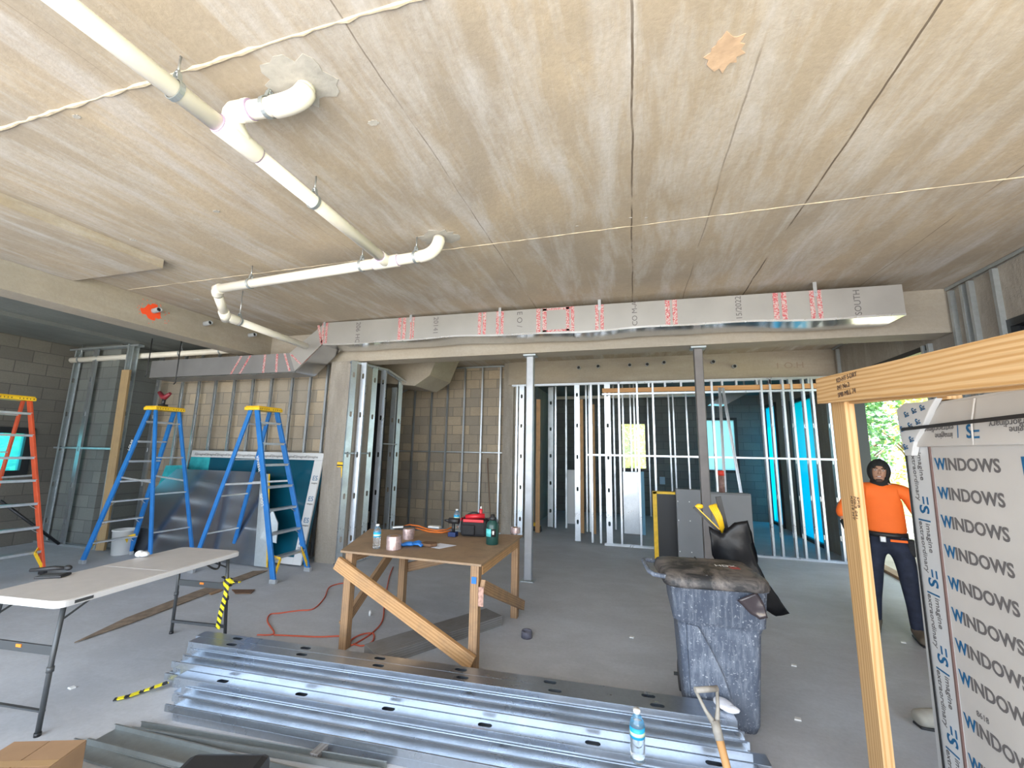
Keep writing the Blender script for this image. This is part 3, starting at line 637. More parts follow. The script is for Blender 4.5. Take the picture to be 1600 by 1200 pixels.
# ------------------------------------------------------------------ metal studs
_sm = {}
def stud_mesh(w, fl_, L, holes=True, mat=None, th=0.0016):
    k = (round(w,3), round(fl_,3), round(L,2), holes, mat.name)
    if k in _sm: return _sm[k]
    m = MB()
    def st(a, b_):   # panel between section points a,b over full length
        i = len(m.v); m.v += [Vector((a[0],a[1],0)), Vector((b_[0],b_[1],0)), Vector((b_[0],b_[1],L)), Vector((a[0],a[1],L))]; m.face((i,i+1,i+2,i+3), [(0,0),(1,0),(1,1),(0,1)])
    lip = 0.009; P = [(-w/2+lip, fl_), (-w/2, fl_), (-w/2, 0), (w/2, 0), (w/2, fl_), (w/2-lip, fl_)]
    for i in (0, 1, 3, 4): st(P[i], P[i+1])
    hz = [z for z in [0.35+0.61*i for i in range(int(L/0.61)+1)] if z < L-0.15] if holes else []
    hw, hh = w*0.20, 0.042; z0 = 0
    def quad(xa, xb, za, zb):
        if zb-za < 1e-5: return
        i = len(m.v); m.v += [Vector((xa,0,za)), Vector((xb,0,za)), Vector((xb,0,zb)), Vector((xa,0,zb))]; m.face((i,i+1,i+2,i+3))
    for z in hz:
        quad(-w/2, w/2, z0, z-.06)
        n = 16; ring = []; outr = []
        for k2 in range(n):
            a = 2*PI*(k2+.5)/n; cx_, cz_ = math.cos(a), math.sin(a); zz = hw*cz_+(hh-hw if hh > hw else 0)*(1 if cz_ > 0 else -1)
            ring.append(Vector((hw*cx_, 0, z+zz)))
            s_ = 1/max(abs(cx_), abs(cz_)); outr.append(Vector((max(-1,min(1,cx_*s_))*w/2, 0, z+max(-1,min(1,cz_*s_))*.06)))
        b = len(m.v); m.v += ring+outr
        for k2 in range(n):
            k3 = (k2+1) % n; m.face((b+k2, b+k3, b+n+k3, b+n+k2))
        for sx_, sz_ in ((1,1),(-1,1),(-1,-1),(1,-1)):
            # close the corner triangles of the bridge
            c_ = Vector((sx_*w/2, 0, z+sz_*.06)); near = sorted(range(n), key=lambda q: (outr[q]-c_).length)[:2]
            i = len(m.v); m.v.append(c_); m.face((b+n+near[0], b+n+near[1], i))
        z0 = z+.06
    quad(-w/2, w/2, z0, L)
    me = m.mesh('stud'); me.materials.append(mat); _sm[k] = me; return me
def place(o, p, zdir, vdir):
    """local Z along zdir, local Y (flange side) along vdir"""
    z = Vector(zdir).normalized(); v = Vector(vdir); v = (v-z*v.dot(z)).normalized(); x = v.cross(z)
    M = Matrix((x, v, z)).transposed().to_4x4(); M.translation = Vector(p); o.matrix_world = M; PM[o] = M; return o
def stud(p, top, vdir, label, grp=None, w=0.092, fl_=0.032, mat=None, holes=True, name='wall_stud', cat='metal stud', th=.0016):
    p = Vector(p); top = Vector(top); me = stud_mesh(w, fl_, (top-p).length, holes, mat or M_GALVB)
    o = bpy.data.objects.new(name, me); C.objects.link(o); place(o, p, top-p, vdir); tag(o, label, cat, grp)
    md = o.modifiers.new('solid', 'SOLIDIFY'); md.thickness = th; md.offset = 0; return o
def track(p0, p1, open_dir, label, w=0.092, h=0.032, mat=None, grp=None, name='stud_track'):
    p0, p1 = Vector(p0), Vector(p1); me = stud_mesh(w, h, (p1-p0).length, False, mat or M_GALVB)
    o = bpy.data.objects.new(name, me); C.objects.link(o); place(o, p0, p1-p0, open_dir); tag(o, label, 'metal track', grp)
    md = o.modifiers.new('solid', 'SOLIDIFY'); md.thickness = .0016; md.offset = 0; return o

# row in front of the left block wall
YL = 5.66
xsL = [AY(px, 597, YL).x for px in (285,311,337,366,395,424,456,484,510)]
for i, x_ in enumerate(xsL): stud((x_, YL, 0.03), (x_, YL, 3.38), (1,0,0), 'steel stud in front of the left block wall, %s from the left of its row' % ORD[i], 'studs on the left block wall', w=.041, mat=M_GALV)
track((xsL[0]-.2, YL, 0.0), (-4.66, YL, 0.0), (0,0,1), 'steel floor track of the stud row on the left block wall', .045, .03, M_GALVD)
track((xsL[0]-.2, YL, 3.40), (-4.66, YL, 3.40), (0,0,-1), 'steel top track of the stud row on the left block wall', .045, .03, M_GALVD)
# row in front of the beige rear block wall
YB = 8.52; grp = 'studs on the rear block wall'
pxs = (643,670,695,722,750,779)
for i, px in enumerate(pxs):
    x_ = AY(px, 700, YB).x; zt = min(3.50, zl+(x_-xl)*sl-.03) if x_ < a1.x else 3.50
    stud((x_, YB, 0.03), (x_, YB, zt), (1,0,0), 'thin steel stud on the rear block wall, %s from the left' % ORD[i], grp, w=.041, mat=M_GALV)
x0_ = AY(622, 700, YB).x
track((x0_, YB, 0), (-2.66, YB, 0), (0,0,1), 'steel floor track along the rear block wall', .045, .03, M_GALVD)
track((a1.x, YB, 3.53), (-2.66, YB, 3.53), (0,0,-1), 'level steel top track along the rear block wall', .045, .03, M_GALVD)
track((x0_, YB, zl+(x0_-xl)*sl-.03), (a1.x-.02, YB, 3.50), (0,0,-1), 'sloping steel top track under the stair slab', .045, .03, M_GALVD)
o = track((x0_, YB-.02, 1.66), (-2.66, YB-.02, 1.66), (0,0,-1), 'horizontal steel bridging channel across the rear block wall studs', .02, .02, M_GALVD, None, 'bridging_channel')
# closet framing beside the pier
top = 3.03; L_ = [(529,885),(545,882),(566,872),(580,868),(611,852),(600,856)]
nm = ['nearest the pier', 'second from the pier, with bright edge', 'in the middle left of the closet frame', 'in the middle right of the closet frame', 'at the far right corner of the closet frame', 'behind the corner stud of the closet frame']
for i, (px, py) in enumerate(L_):
    q = F(px, py); tp = top if i < 4 else (2.95 if i == 4 else 2.8)
    stud((q.x, q.y, .02), (q.x, q.y, tp), (0,1,0) if i % 2 else (-1,.4,0), 'tall steel closet stud %s' % nm[i], 'closet framing studs', mat=M_GALVB if i != 5 else M_GALVD)
q0, q1, q2 = F(529,885), F(580,868), F(611,852)
track((q0.x-.05, q0.y, 0), (q1.x+.05, q1.y, 0), (0,0,1), 'steel floor track of the closet front'); track((q1.x+.05, q1.y, 0), (q2.x+.05, q2.y+.05, 0), (0,0,1), 'steel floor track of the closet side')
track((q0.x-.05, q0.y, top), (q1.x+.05, q1.y, top), (0,0,-1), 'steel top track of the closet front'); track((q1.x+.05, q1.y, top), (q2.x+.05, q2.y+.05, 2.95), (0,0,-1), 'steel top track of the closet side')
for i, (pa, pb, z_) in enumerate([((528,886),(566,873),1.62), ((590,866),(611,853),1.78)]):
    a_, b_ = F(*pa), F(*pb); track((a_.x, a_.y-.03, z_), (b_.x, b_.y-.03, z_), (0,0,-1), 'small horizontal channel tying the closet studs, %s' % ('left' if i == 0 else 'right'), .025, .02, M_GALVD, None, 'bridging_channel')
c = MB(); c.box(-5.2, -4.45, 6.75, 6.85, 0, 2.9); struct('wall_closet', c, plain('closet_shade_black', (0.035,0.035,0.037), 0.9))  # near-black sheet; the closet's darkness is put into its colour
q = AY(563, 815, 6.6)
for k in range(3):
    m = MB(); m.box(q.x-.30, q.x+.10, 6.45+k*.03, 6.65+k*.03, .001+k*.195, .193+k*.195); tag(m.obj('concrete_block', M_COLC, bevel=.004), 'grey concrete block stacked inside the closet frame, %s of three' % ('lowest','middle','topmost')[k], 'block', 'blocks inside the closet frame')
# left corner: studs and a timber leaning in the left bay
spec = [(97,560,120,3.36,5.0,'at the far left corner of the left bay','d'), (121,560,0,3.36,4.97,'second from the left corner of the left bay','d'), (147,565,0,3.36,4.95,'bright, third from the left corner of the left bay','g'),
        (212,545,0,3.40,5.02,'just right of the leaning timber in the left bay','d'), (204,545,0,3.40,4.95,'paired, directly behind the leaning timber','d'), (248,590,0,3.40,5.6,'beside the left end of the duct','g')]
for px, py, _, zt, y_, lb, mk in spec:
    x_ = AY(px, py, y_).x
    stud((x_, y_, .02), (x_, y_, zt), (1,0,0) if mk == 'd' else (0,1,0), 'tall steel stud %s' % lb, 'studs of the left bay', mat=M_GALVD if mk == 'd' else M_GALV)
a_ = AY(97,560,4.97); b_ = AY(214,545,4.97)
track((a_.x-.05, 4.97, 1.62), (b_.x, 4.97, 1.62), (0,0,-1), 'horizontal steel channel across the left bay studs', .03, .03, M_GALVD, None, 'bridging_channel')
track((a_.x-.05, 4.97, 0), (b_.x+.1, 4.97, 0), (0,0,1), 'steel floor track of the left bay stud row', mat=M_GALVD); track((a_.x-.05, 4.97, 3.39), (b_.x+.1, 4.97, 3.39), (0,0,-1), 'steel top track of the left bay stud row', mat=M_GALVD)
ta, tb = AY(198, 578, 4.85), F(157, 862); 
m = MB(); m.bar((tb.x, tb.y, .02), (ta.x, ta.y, ta.z), .14, .038, (.2,-1,0)); tag(m.obj('timber_post', M_WOODD, bevel=.002), 'long yellow pine plank standing upright in the left bay', 'timber')
m = MB(); a_ = F(92, 853); b_ = AX(0, 782, -9.0); m.tube([(a_.x, a_.y, .03), AY(0, 782, a_.y-.7)], .022, 10); tag(m.obj('prop_bar', M_BLACK), 'thin black bar leaning low behind the orange ladder', 'bar')
# slim window at the left back wall; its light strips painted as opaque teal
window(7, 'Y', 5.70, AY(186,700,5.7).x, AY(202,700,5.7).x, 1.0, 2.2, M_TEALF, .02, .06)

# partition frame at the rear right
YP = 8.30
def px_stud(px, py, mat, vdir, lb, y=YP, zt=3.03, w=.092, dx_top=0.0, g_='studs of the rear partition'):
    x_ = AY(px, py, y).x; return stud((x_, y, .03), (x_+dx_top, y, zt), vdir, lb, g_, mat=mat, w=w)
PS = [(903,850,(0,1,0),.10), (925,850,(1,0,0),.092), (938,850,(1,0,0),.092), (953,850,(0,1,0),.11), (971,852,(1,0,0),.092), (1001,853,(1,0,0),.092), (1027,855,(1,0,0),.092),
      (1125,862,(1,0,0),.092), (1211,870,(-1,0,0),.092), (1222,870,(1,0,0),.092), (1247,875,(-1,0,0),.092), (1258,875,(1,0,0),.092), (1281,877,(-1,0,0),.092), (1292,877,(1,0,0),.092), (1318,878,(1,0,0),.092)]
for i, (px, py, vd, w_) in enumerate(PS):
    px_stud(px, py, M_GALVB, vd, 'bright steel stud of the rear partition, %s from the left' % ORD[i], w=w_)
xa, xb, xc = AY(903,850,YP).x, AY(945,850,YP).x, 3.36
track((xb, YP, 0), (xc, YP, 0), (0,0,1), 'steel floor track of the rear partition'); track((-2.4, YP, 3.055), (xc, YP, 3.055), (0,0,-1), 'steel top track under the rear concrete beam')
zh = AY(1150, 606, YP).z
m = MB(); m.bar((xb, YP, zh), (3.32, YP, zh), .05, .085); tag(m.obj('header_board', wood('orange_pine', (0.66,0.36,0.16), (0.50,0.24,0.09))), 'orange pine board running along the top of the rear partition', 'board')
track((xb, YP-.03, zh-.06), (xc-.04, YP-.03, zh-.06), (0,0,-1), 'bright steel track under the orange header board', .06, .03)
track((xa+.2, YP-.03, 1.66), (AY(1308,725,YP).x, YP-.03, 1.66), (0,0,-1), 'horizontal steel channel across the rear partition studs', .03, .03, M_GALVB, None, 'bridging_channel')
for i, px in enumerate((1012,1037,1062,1126,1148,1180,1200,1230,1260,1285)):
    x_ = AY(px, 595, YP).x; stud((x_, YP, zh+.045), (x_, YP, 3.03), (1,0,0), 'short steel cripple stud above the header board, %s from the left' % ORD[i], 'cripple studs above the header board', holes=False)
# doorway frame left of the partition
for i, (px, wd) in enumerate([(806,.06), (814,.10)]):
    x_ = AY(px, 700, 8.28).x; stud((x_, 8.28, .02), (x_, 8.28, 3.03), (0,1,0) if i else (1,0,0), 'steel door stud left of the near grey post, %s' % ('outer' if i == 0 else 'inner'), 'door studs', w=wd)
x_ = AY(841, 700, 8.9).x
m = MB(); m.bar((x_, 8.9, .02), (x_, 8.9, AY(841,624,8.9).z), .09, .05, (0,1,0)); tag(m.obj('timber_post', M_WOODB), 'orange pine post inside the rear doorway beside the broom', 'timber')
# second and third rows inside the back room
for i, (px, y_, w_, vd, mk) in enumerate([(860,9.6,.12,(0,1,0),M_GALVD), (867,9.55,.05,(1,0,0),M_GALVB), (884,9.6,.05,(1,0,0),M_GALVD)]):
    px_stud(px, 800, mk, vd, 'steel stud behind the open doorway, %s from the left' % ORD[i], y_, 3.2, w_, g_='studs behind the doorway')
for i, (px, lb) in enumerate([(909,'left'), (927,'right')]):
    x_ = AY(px, 700, 9.2).x; m = MB(); m.bar((x_, 9.2, .02), (x_, 9.2, AY(px,624+i*8,9.2).z), .075, .05, (0,1,0)); tag(m.obj('timber_post', M_WOODB), '%s one of two orange pine posts seen between the partition studs' % lb, 'timber', 'pine posts between the partition studs')
R2 = [(916,9.4),(921,9.4),(960,9.9),(975,9.9),(987,9.9),(993,9.9),(1015,12.3),(1049,10.9),(1056,10.9),(1077,10.9)]
for i, (px, y_) in enumerate(R2):
    x_ = AY(px, 760, y_).x; stud((x_, y_, .02), (x_, y_, 3.26), (1,0,0), 'steel stud standing inside the back room, %s from the left' % ORD[i], 'studs inside the back room', w=.06, mat=M_GALV if i % 3 else M_GALVB)
m = MB(); q0 = AY(868,622,11); q1 = AY(1100,624,11); m.tube([(q0.x,11,3.12),(q1.x,11,3.14)], .045, 12); tag(m.obj('drain_pipe', M_PVC), 'white pipe running level under the back room ceiling', 'pipe')
# duct piece in the back room
m = MB(); p = [AY(1110,631,9.6), AY(1135,632,9.6), AY(1190,603,9.6), AY(1150,603,9.6)]
m.prism([(p_.x, 9.6, min(p_.z, 3.29)) for p_ in p], (0,.35,0)); o = m.obj('air_duct', M_SHEET); tag(o, 'slanting bright sheet metal duct piece high in the back room', 'air duct'); m = MB(); m.box(p[2].x-.3, p[2].x-.27, 9.75, 9.78, p[2].z-.12, 3.31); m.obj('strap', M_GALV, o)
# leaning pieces
for i, (pa, pb) in enumerate([((1129,606),(1157,768)), ((1124,606),(1131,735))]):
    t_ = AY(pa[0], pa[1], 7.9+i*.12); b_ = AY(pb[0], pb[1], 7.6+i*.1); d_ = (b_-t_); k_ = (t_.z-.0)/(t_.z-b_.z); b2 = t_+d_*min(k_, 1.0)*1.0
    b2 = t_+d_*((t_.z-.01)/(t_.z-b_.z)); 
    stud(b2, t_, (0,-1,0), 'thin steel stud %s behind the brown grey post' % ('leaning right' if i == 0 else 'standing nearly upright'), 'loose studs behind the post', w=.04, fl_=.025, holes=False, name='loose_stud')
# white boxes / boards in the back room
for i, (x0p, x1p, ytop, y_, lb, mt) in enumerate([(886,899,734,10.4,'white board standing between studs beyond the doorway', M_WHITE), (973,1001,737,9.6,'pale steel faced panel standing below the clear window', M_GALVB)]):
    a_ = AY(x0p, ytop, y_); b_ = AY(x1p, ytop, y_); m = MB(); m.box(a_.x, b_.x, y_, y_+.06, .001, a_.z); tag(m.obj('standing_panel', mt, bevel=.003), lb, 'panel')
a_ = AY(1001, 737, 9.55); b_ = AY(1006, 737, 9.55); m = MB(); m.box(a_.x, b_.x, 9.56, 9.62, .001, a_.z); tag(m.obj('insulation_board', plain('light_blue_foam', (0.22,0.45,0.62), .7)), 'light blue foam board edge standing below the clear window', 'board')
q = AY(1035, 751, 12.55); m = MB(); m.box(q.x-.07, q.x+.07, 12.56, 12.6, q.z-.1, q.z+.1); tag(m.obj('outlet_box', plain('pale_blue_box', (0.35,0.50,0.60), .5), bevel=.004), 'pale blue outlet box on the back room wall', 'outlet box')
# grey posts under the main beam
for i, (px, py, ptx, mt, r_, lb) in enumerate([(823,912,828,M_STEELP,.052,'round galvanised grey post on a base plate left of centre'), (1106,892,1090,M_STEELP2,.052,'brown grey steel post behind the bin')]):
    t_ = AY(ptx, 545, 5.70); b_ = F(px, py) if i == 0 else Vector((t_.x+.0, 5.70, 0))
    x_ = t_.x if i else (t_.x+b_.x)/2
    t = thing('steel_post', lb, 'post', (x_, 5.70, 0), 0, 'steel posts under the main beam')
    m = MB(); m.box(-r_, r_, -r_, r_, .01, 3.03); m.obj('post', mt, t, local=True, bevel=.012)
    m = MB(); m.box(-.085,.085,-.085,.085,0,.012); m.obj('base_plate', M_GALVD, t, local=True)
    m = MB(); m.box(-.09,.09,-.085,.085,3.03,3.05); m.obj('top_plate', M_GALVD, t, local=True)
# right wall furring studs
XF = XR-.02
for i, (y_, z0_, z1_) in enumerate([(4.90,2.0,3.5), (5.20,0.02,3.5), (5.30,.02,3.5), (5.47,.02,3.5), (5.92,.02,3.0), (6.02,.02,2.8), (8.15,.02,3.5)]):
    stud((XF, y_, .02), (XF, y_, 3.5 if y_ < 5.5 or y_ > 6.1 else 3.02), (0,1,0), 'steel furring stud on the right concrete wall, %s from the camera' % ORD[i], 'furring studs on the right wall', w=.05, mat=M_GALVD, fl_=.035)
track((XF, 2.2, 3.545), (XF, 5.53, 3.545), (0,0,-1), 'dark steel ceiling track along the right wall in front of the beam', .05, .03, M_GALVD); track((XF, 5.88, 3.545), (XF, 8.3, 3.545), (0,0,-1), 'dark steel ceiling track along the right wall behind the beam', .05, .03, M_GALVD)

# ------------------------------------------------------------------ step ladders
def make_ladder(label, rail, scale=1.0):
    """step side towards +X, width along Y, top at z 2.22"""
    t = thing('step_ladder', label, 'step ladder'); HT = 2.20
    fx, bx = 0.76*scale, -0.62*scale; wt, wb = 0.17, 0.29
    for s_ in (-1, 1):
        m = MB(); m.bar((fx, s_*wb, 0.03), (0.06, s_*wt, HT), .028, .075, (1,0,.4)); m.obj('front_rail', rail, t, local=True, bevel=.004)
        m = MB(); m.bar((bx, s_*wb*.97, 0.03), (-0.06, s_*wt*.95, HT), .024, .06, (1,0,-.4)); m.obj('rear_rail', rail, t, local=True, bevel=.004)
        for x_, w_ in ((fx, wb), (bx, wb*.97)):
            m = MB(); m.box(x_-.05, x_+.05, s_*w_-.022, s_*w_+.022, 0, .05); m.obj('foot', M_BLACK if rail is M_ORANGE else M_ALU, t, local=True, bevel=.004)
        m = MB(); m.bar((fx+.0, s_*(wb-.005), .07), (fx-.02, s_*(wb-.10), .27), .03, .012, (1,0,0)); m.bar((fx-.02, s_*(wb-.10), .27), (fx-.11, s_*(wb-.03), .31), .03, .012, (1,0,0)); m.obj('corner_brace', M_YEL, t, local=True, bevel=.002)
        a = .55; xx = fx+(0.06-fx)*a; xb_ = bx+(-.06-bx)*a; m = MB(); m.bar((xx, s_*(wb+(wt-wb)*a), HT*a), (xb_, s_*(wb+(wt-wb)*a)*.96, HT*a-.05), .004, .025); m.obj('spreader', M_ALU, t, local=True)
    for k in range(7):
        a = (0.29+k*0.29)/HT; x_ = fx+(0.06-fx)*a; w_ = wb+(wt-wb)*a; z_ = HT*a
        m = MB(); m.box(x_-.045, x_+.045, -w_, w_, z_-.006, z_+.0); m.box(x_+.035, x_+.042, -w_, w_, z_-.03, z_); m.box(x_-.042, x_-.035, -w_, w_, z_-.02, z_)
        if k < 3:
            for s_ in (-1, 1): m.bar((x_, s_*(w_-.10), z_-.01), (x_+.02, s_*(w_-.004), z_-.085), .016, .004)
        m.obj('step', M_ALU, t, local=True)
    for k in range(4):
        a = (0.50+k*0.50)/HT; x_ = bx+(-.06-bx)*a; w_ = (wb+(wt-wb)*a)*.96
        m = MB(); m.bar((x_, -w_, HT*a), (x_, w_, HT*a), .03, .018); m.obj('rear_brace', M_ALU, t, local=True)
    m = MB(); m.box(-.13, .13, -.21, .21, HT-.01, HT+.035); m.box(-.12,.12,-.20,.20,HT+.035,HT+.05); m.obj('top_cap', M_YEL, t, local=True, bevel=.008)
    m = MB()
    for s_ in (-1, 1):
        for k in range(5): m.box(-.131,.131, s_*(.04+k*.035)-.004, s_*(.04+k*.035)+.004, HT+.005, HT+.022)
    m.obj('cap_slots', M_BLACK, t, local=True)
    return t
def rail_text(t, s_, frac, side, size=.055, col=None):
    fx, wt, wb, HT = .76, .17, .29, 2.20; y_ = side*(wb+(wt-wb)*frac); x_ = fx+(.06-fx)*frac
    d = Vector((.06-fx, 0, HT)).normalized(); org = Vector((x_, y_+side*.0165, HT*frac)); M = PM[t]
    r3 = M.to_3x3(); txt(s_, size, M @ (org - Vector((.0,0,0)) - Vector((d.z,0,-d.x))*(.018)*(1 if side < 0 else -1)), r3 @ d*(1), (r3 @ Vector((-d.z,0,d.x))) if side < 0 else (r3 @ Vector((d.z,0,-d.x))), col or M_WHITE, 'print', t)
LB = make_ladder('blue fibreglass step ladder with yellow cap, the right one, in front of the leaning glass', M_BLUE)
LA = copy_tree(LB, (-6.80, 4.60, 0), 3.108, 'blue fibreglass step ladder with yellow cap, the left one, with a red tool on top')
LB.location = (-5.13, 4.80, 0); PM[LB] = Matrix.Translation((-5.13, 4.80, 0))
LB['group'] = LA['group'] = 'blue step ladders'
LC = make_ladder('orange fibreglass step ladder with yellow cap at the left edge beside the tinted window', M_ORANGE); LC.location = (-8.17, 3.54, 0); LC.scale = (1.02, 1.0, 1.03); PM[LC] = Matrix.Translation((-8.17, 3.54, 0))
rail_text(LB, 'WERNER', .62, -1); rail_text(LB, 'LOUIS', .42, -1, .06)
rail_text(LA, 'LOUIS', .72, 1, .06)
# red tool standing on the left ladder
t = thing('cordless_tool', 'dark red cordless power tool standing on top of the left blue ladder', 'power tool', (-6.86, 4.60, 2.25))
m = MB(); m.tube([(0,0,.02),(0.01,0,.14)], .025, 10); m.box(-.05,.06,-.035,.035,0,.04); m.obj('handle', M_BLACK, t, local=True)
m = MB(); m.tube([(-.11,0,.23),(-.02,0,.15),(.02,0,.145),(.12,0,.21)], [.028,.036,.036,.022], 12); m.obj('body', plain('dark_red_tool', (.22,.02,.03), .4), t, local=True)

# ------------------------------------------------------------------ wrapped glass unit leaning on the left wall
gt = thing('wrapped_window', 'large dark blue glass unit with printed pale wrap edges leaning on the left wall', 'window unit', (-5.9, 5.35, 0))
tl, tr, bl, br_ = AY(286,706,5.52), AY(508,708,5.52), Vector((-7.2,5.22,.02)), Vector((-4.60,5.22,.02))
tl.z = tr.z = 1.60; tl.x = -7.35; tr.x = -4.62
def leanq(u, v, off=0.0):
    p = (bl*(1-u)+br_*u)*(1-v)+(tl*(1-u)+tr*u)*v; return p+Vector((0,-off,off*.15))
m = MB(); m.prism([leanq(0,0),leanq(1,0),leanq(1,1),leanq(0,1)], (0,.06,0)); m.obj('glass', M_BLUEFILM, gt)
for (u0,v0,u1,v1,nm_) in ((0,.93,1,1,'top_wrap'),(.945,0,1,.93,'side_wrap'),(.04,0,.945,.06,'bottom_wrap')):
    m = MB(); m.prism([leanq(u0,v0,.012),leanq(u1,v0,.012),leanq(u1,v1,.012),leanq(u0,v1,.012)], (0,.03,0)); ow = m.obj(nm_, M_CRATEL, gt, bevel=.004)
updir = (leanq(1,1)-leanq(1,0)).normalized()
for k in range(4):
    p = leanq(.958, .74-.19*k, .014); txt('ES', .10, p, (1,0,0), updir, M_INKBLUE, 'print', gt); txt('imagine', .035, p-updir*.05+Vector((.0,-.001,0)), (1,0,0), updir, M_INKGREY, 'print', gt)
for k in range(11): txt('ES|imagine', .055, leanq(.03+k*.085, .95, .014), (1,0,0), updir, M_INKGREY, 'print', gt)
m = MB(); m.prism([leanq(.0,.55,.004),leanq(.18,.55,.004),leanq(.16,.93,.004),leanq(.0,.93,.004)], (0,.003,0)); m.obj('film_patch', M_TEALF, gt)
# galvanised sheets in front of the glass
sh = [AY(280,752,5.18), AY(428,754,5.18)]
m = MB(); m.prism([(-7.78,5.02,.01),(-5.05,5.02,.01),(-5.45,5.20,1.30),(-7.22,5.20,1.30),(-7.70,5.14,.88)], (0,.005,0)); tag(m.obj('sheet_metal_panel', plain('mirror_sheet', (.30,.33,.37), .22, .92, .12, 1.3)), 'large dull galvanised sheet leaning on the dark blue glass behind the blue ladders', 'metal sheet')
m = MB(); m.prism([(-5.20,4.99,.02),(-4.97,4.99,.02),(-5.28,5.16,1.28),(-5.44,5.16,1.28)], (0,.012,0)); sb = m.obj('board_sheet', M_GALVD); tag(sb, 'narrow grey board with a yellow edge beside the galvanised sheet', 'board')
m = MB(); m.bar((-4.965,4.985,.02),(-5.275,5.155,1.28),.012,.03); m.obj('yellow_edge', M_YEL, sb)
m = MB(); m.prism([(-5.10,4.945,.40),(-4.82,4.955,.36),(-4.86,4.99,.62),(-4.98,4.99,.80),(-5.16,4.985,.80)], (0,.012,0)); tag(m.obj('metal_scrap', M_GALVD), 'small notched grey metal piece leaning beside the yellow edged board', 'metal scrap')
m = MB(); m.prism([(-7.80,5.12,.01),(-7.35,5.12,.01),(-7.16,5.30,1.36),(-7.62,5.30,1.34)], (0,.01,0)); tag(m.obj('wrapped_sheet', M_TEALF), 'turquoise wrapped sheet behind the left blue ladder', 'sheet')
# bucket
q = F(197, 866)
bt = thing('bucket', 'white plastic bucket on the floor behind the left blue ladder', 'bucket', (q.x-.06, q.y-.03, 0))
m = MB(); m.lathe([(.0,.005),(.125,.005),(.145,.36),(.155,.36),(.155,.375),(.138,.375),(.12,.02),(0,.02)], (0,0,0), 22); m.obj('pail', M_WHITE, bt, local=True)
m = MB(); m.tube(arc((-.15,0,.35),(0,-.2,.22),(.15,0,.35),10), .004, 6); m.obj('handle', M_GALV, bt, local=True)
# tape measure clipped to the closet stud
q = AY(533, 725, 5.42); t = thing('tape_measure', 'yellow and black tape measure hung on the closet stud', 'tape measure', (q.x, 5.43, q.z-.04))
m = MB(); m.box(-.06,.06,-.03,.03,-.01,.07); m.obj('case', M_YEL, t, local=True, bevel=.01); m = MB(); m.box(-.055,.055,-.034,-.03,.01,.03); m.obj('grip', M_BLACK, t, local=True)
m = MB(); m.bar((.01,0,0),(.03,0,-.16),.03,.006,(0,1,0)); m.obj('blade', M_YEL, t, local=True)

# ------------------------------------------------------------------ stack of loose studs in the foreground
M_GALVP = galv('blue_grey_stud_steel', (0.50,0.55,0.62), 0.28, 0.92, 70)
pd = Vector((math.cos(math.radians(3.4)), math.sin(math.radians(3.4)), 0)); pn = Vector((-pd.y, pd.x, 0)); org = Vector((-3.30, 2.83, 0))
tiers = [5, 5, 4, 4, 3, 2, 2]; sx0 = [0.0, 0.05, 0.02, 0.10, 0.30, 0.36, 0.47]
side = ['at the back edge', 'second from the back edge', 'third from the back edge', 'in the middle', 'third from the front edge', 'second from the front edge', 'at the front edge']
lev = {0: 'on the floor', 1: 'one layer up', 2: 'two layers up', 3: 'three layers up', 4: 'four layers up'}
rnd = random.Random(12)
for j, nt_ in enumerate(tiers):
    for k in range(nt_):
        s0 = sx0[j]+rnd.uniform(-.07,.07); L = 3.80-sx0[j]*.75+rnd.uniform(-.05,.06)
        up_web = (k == nt_-1 and j in (0,1,4)) or (k % 2 == 0 and k < nt_-1)
        p = org - pn*(.047+j*.0955) + pd*s0; q = p + pd*L
        yaw = rnd.uniform(-.004,.004); q += pn*yaw
        zz = k*.0415+(.040 if up_web else .001)
        p.z = q.z = zz
        stud(p, q, (0,0,-1) if up_web else (0,0,1), 'loose steel stud in the floor stack, %s, %s' % (side[j], ('topmost, ' if k == nt_-1 else '')+lev[k]), 'loose studs stacked on the floor',
             fl_=.039, w=.090, mat=M_GALVP, name='loose_stud', cat='metal stud', th=.0013)
# wood sleeper under the stack and tracks lying in front
m = MB(); a_ = F(493,1186); b_ = F(522,1158); d_ = (b_-a_).normalized(); 
m.bar(a_+Vector((0,0,.02))-d_*.02, b_+Vector((0,0,.02))-d_*.07, .05, .038); tag(m.obj('wood_block', M_WOODG, bevel=.002), 'small grey wood block on the floor beside the front of the stud stack', 'wood block')
M_GALVT = galv('dusty_track_steel', (0.30,0.32,0.32), 0.45, 0.7, 40)
TR = [((158,1152),(470,1232),'galvanised track lying open side up on the floor at the lower left'), ((212,1141),(600,1207),'narrow galvanised track behind the open one at the lower left'), ((100,1165),(330,1235),'flat grey steel strip nearest the cardboard box')]
for i, (pa, pb, lb) in enumerate(TR):
    a_, b_ = F(*pa), F(*pb); a_.z = b_.z = .003
    track(a_, b_, (0,0,1), lb, (.14,.06,.10)[i], (.03,.03,.008)[i], M_GALVT, 'loose tracks at the lower left')
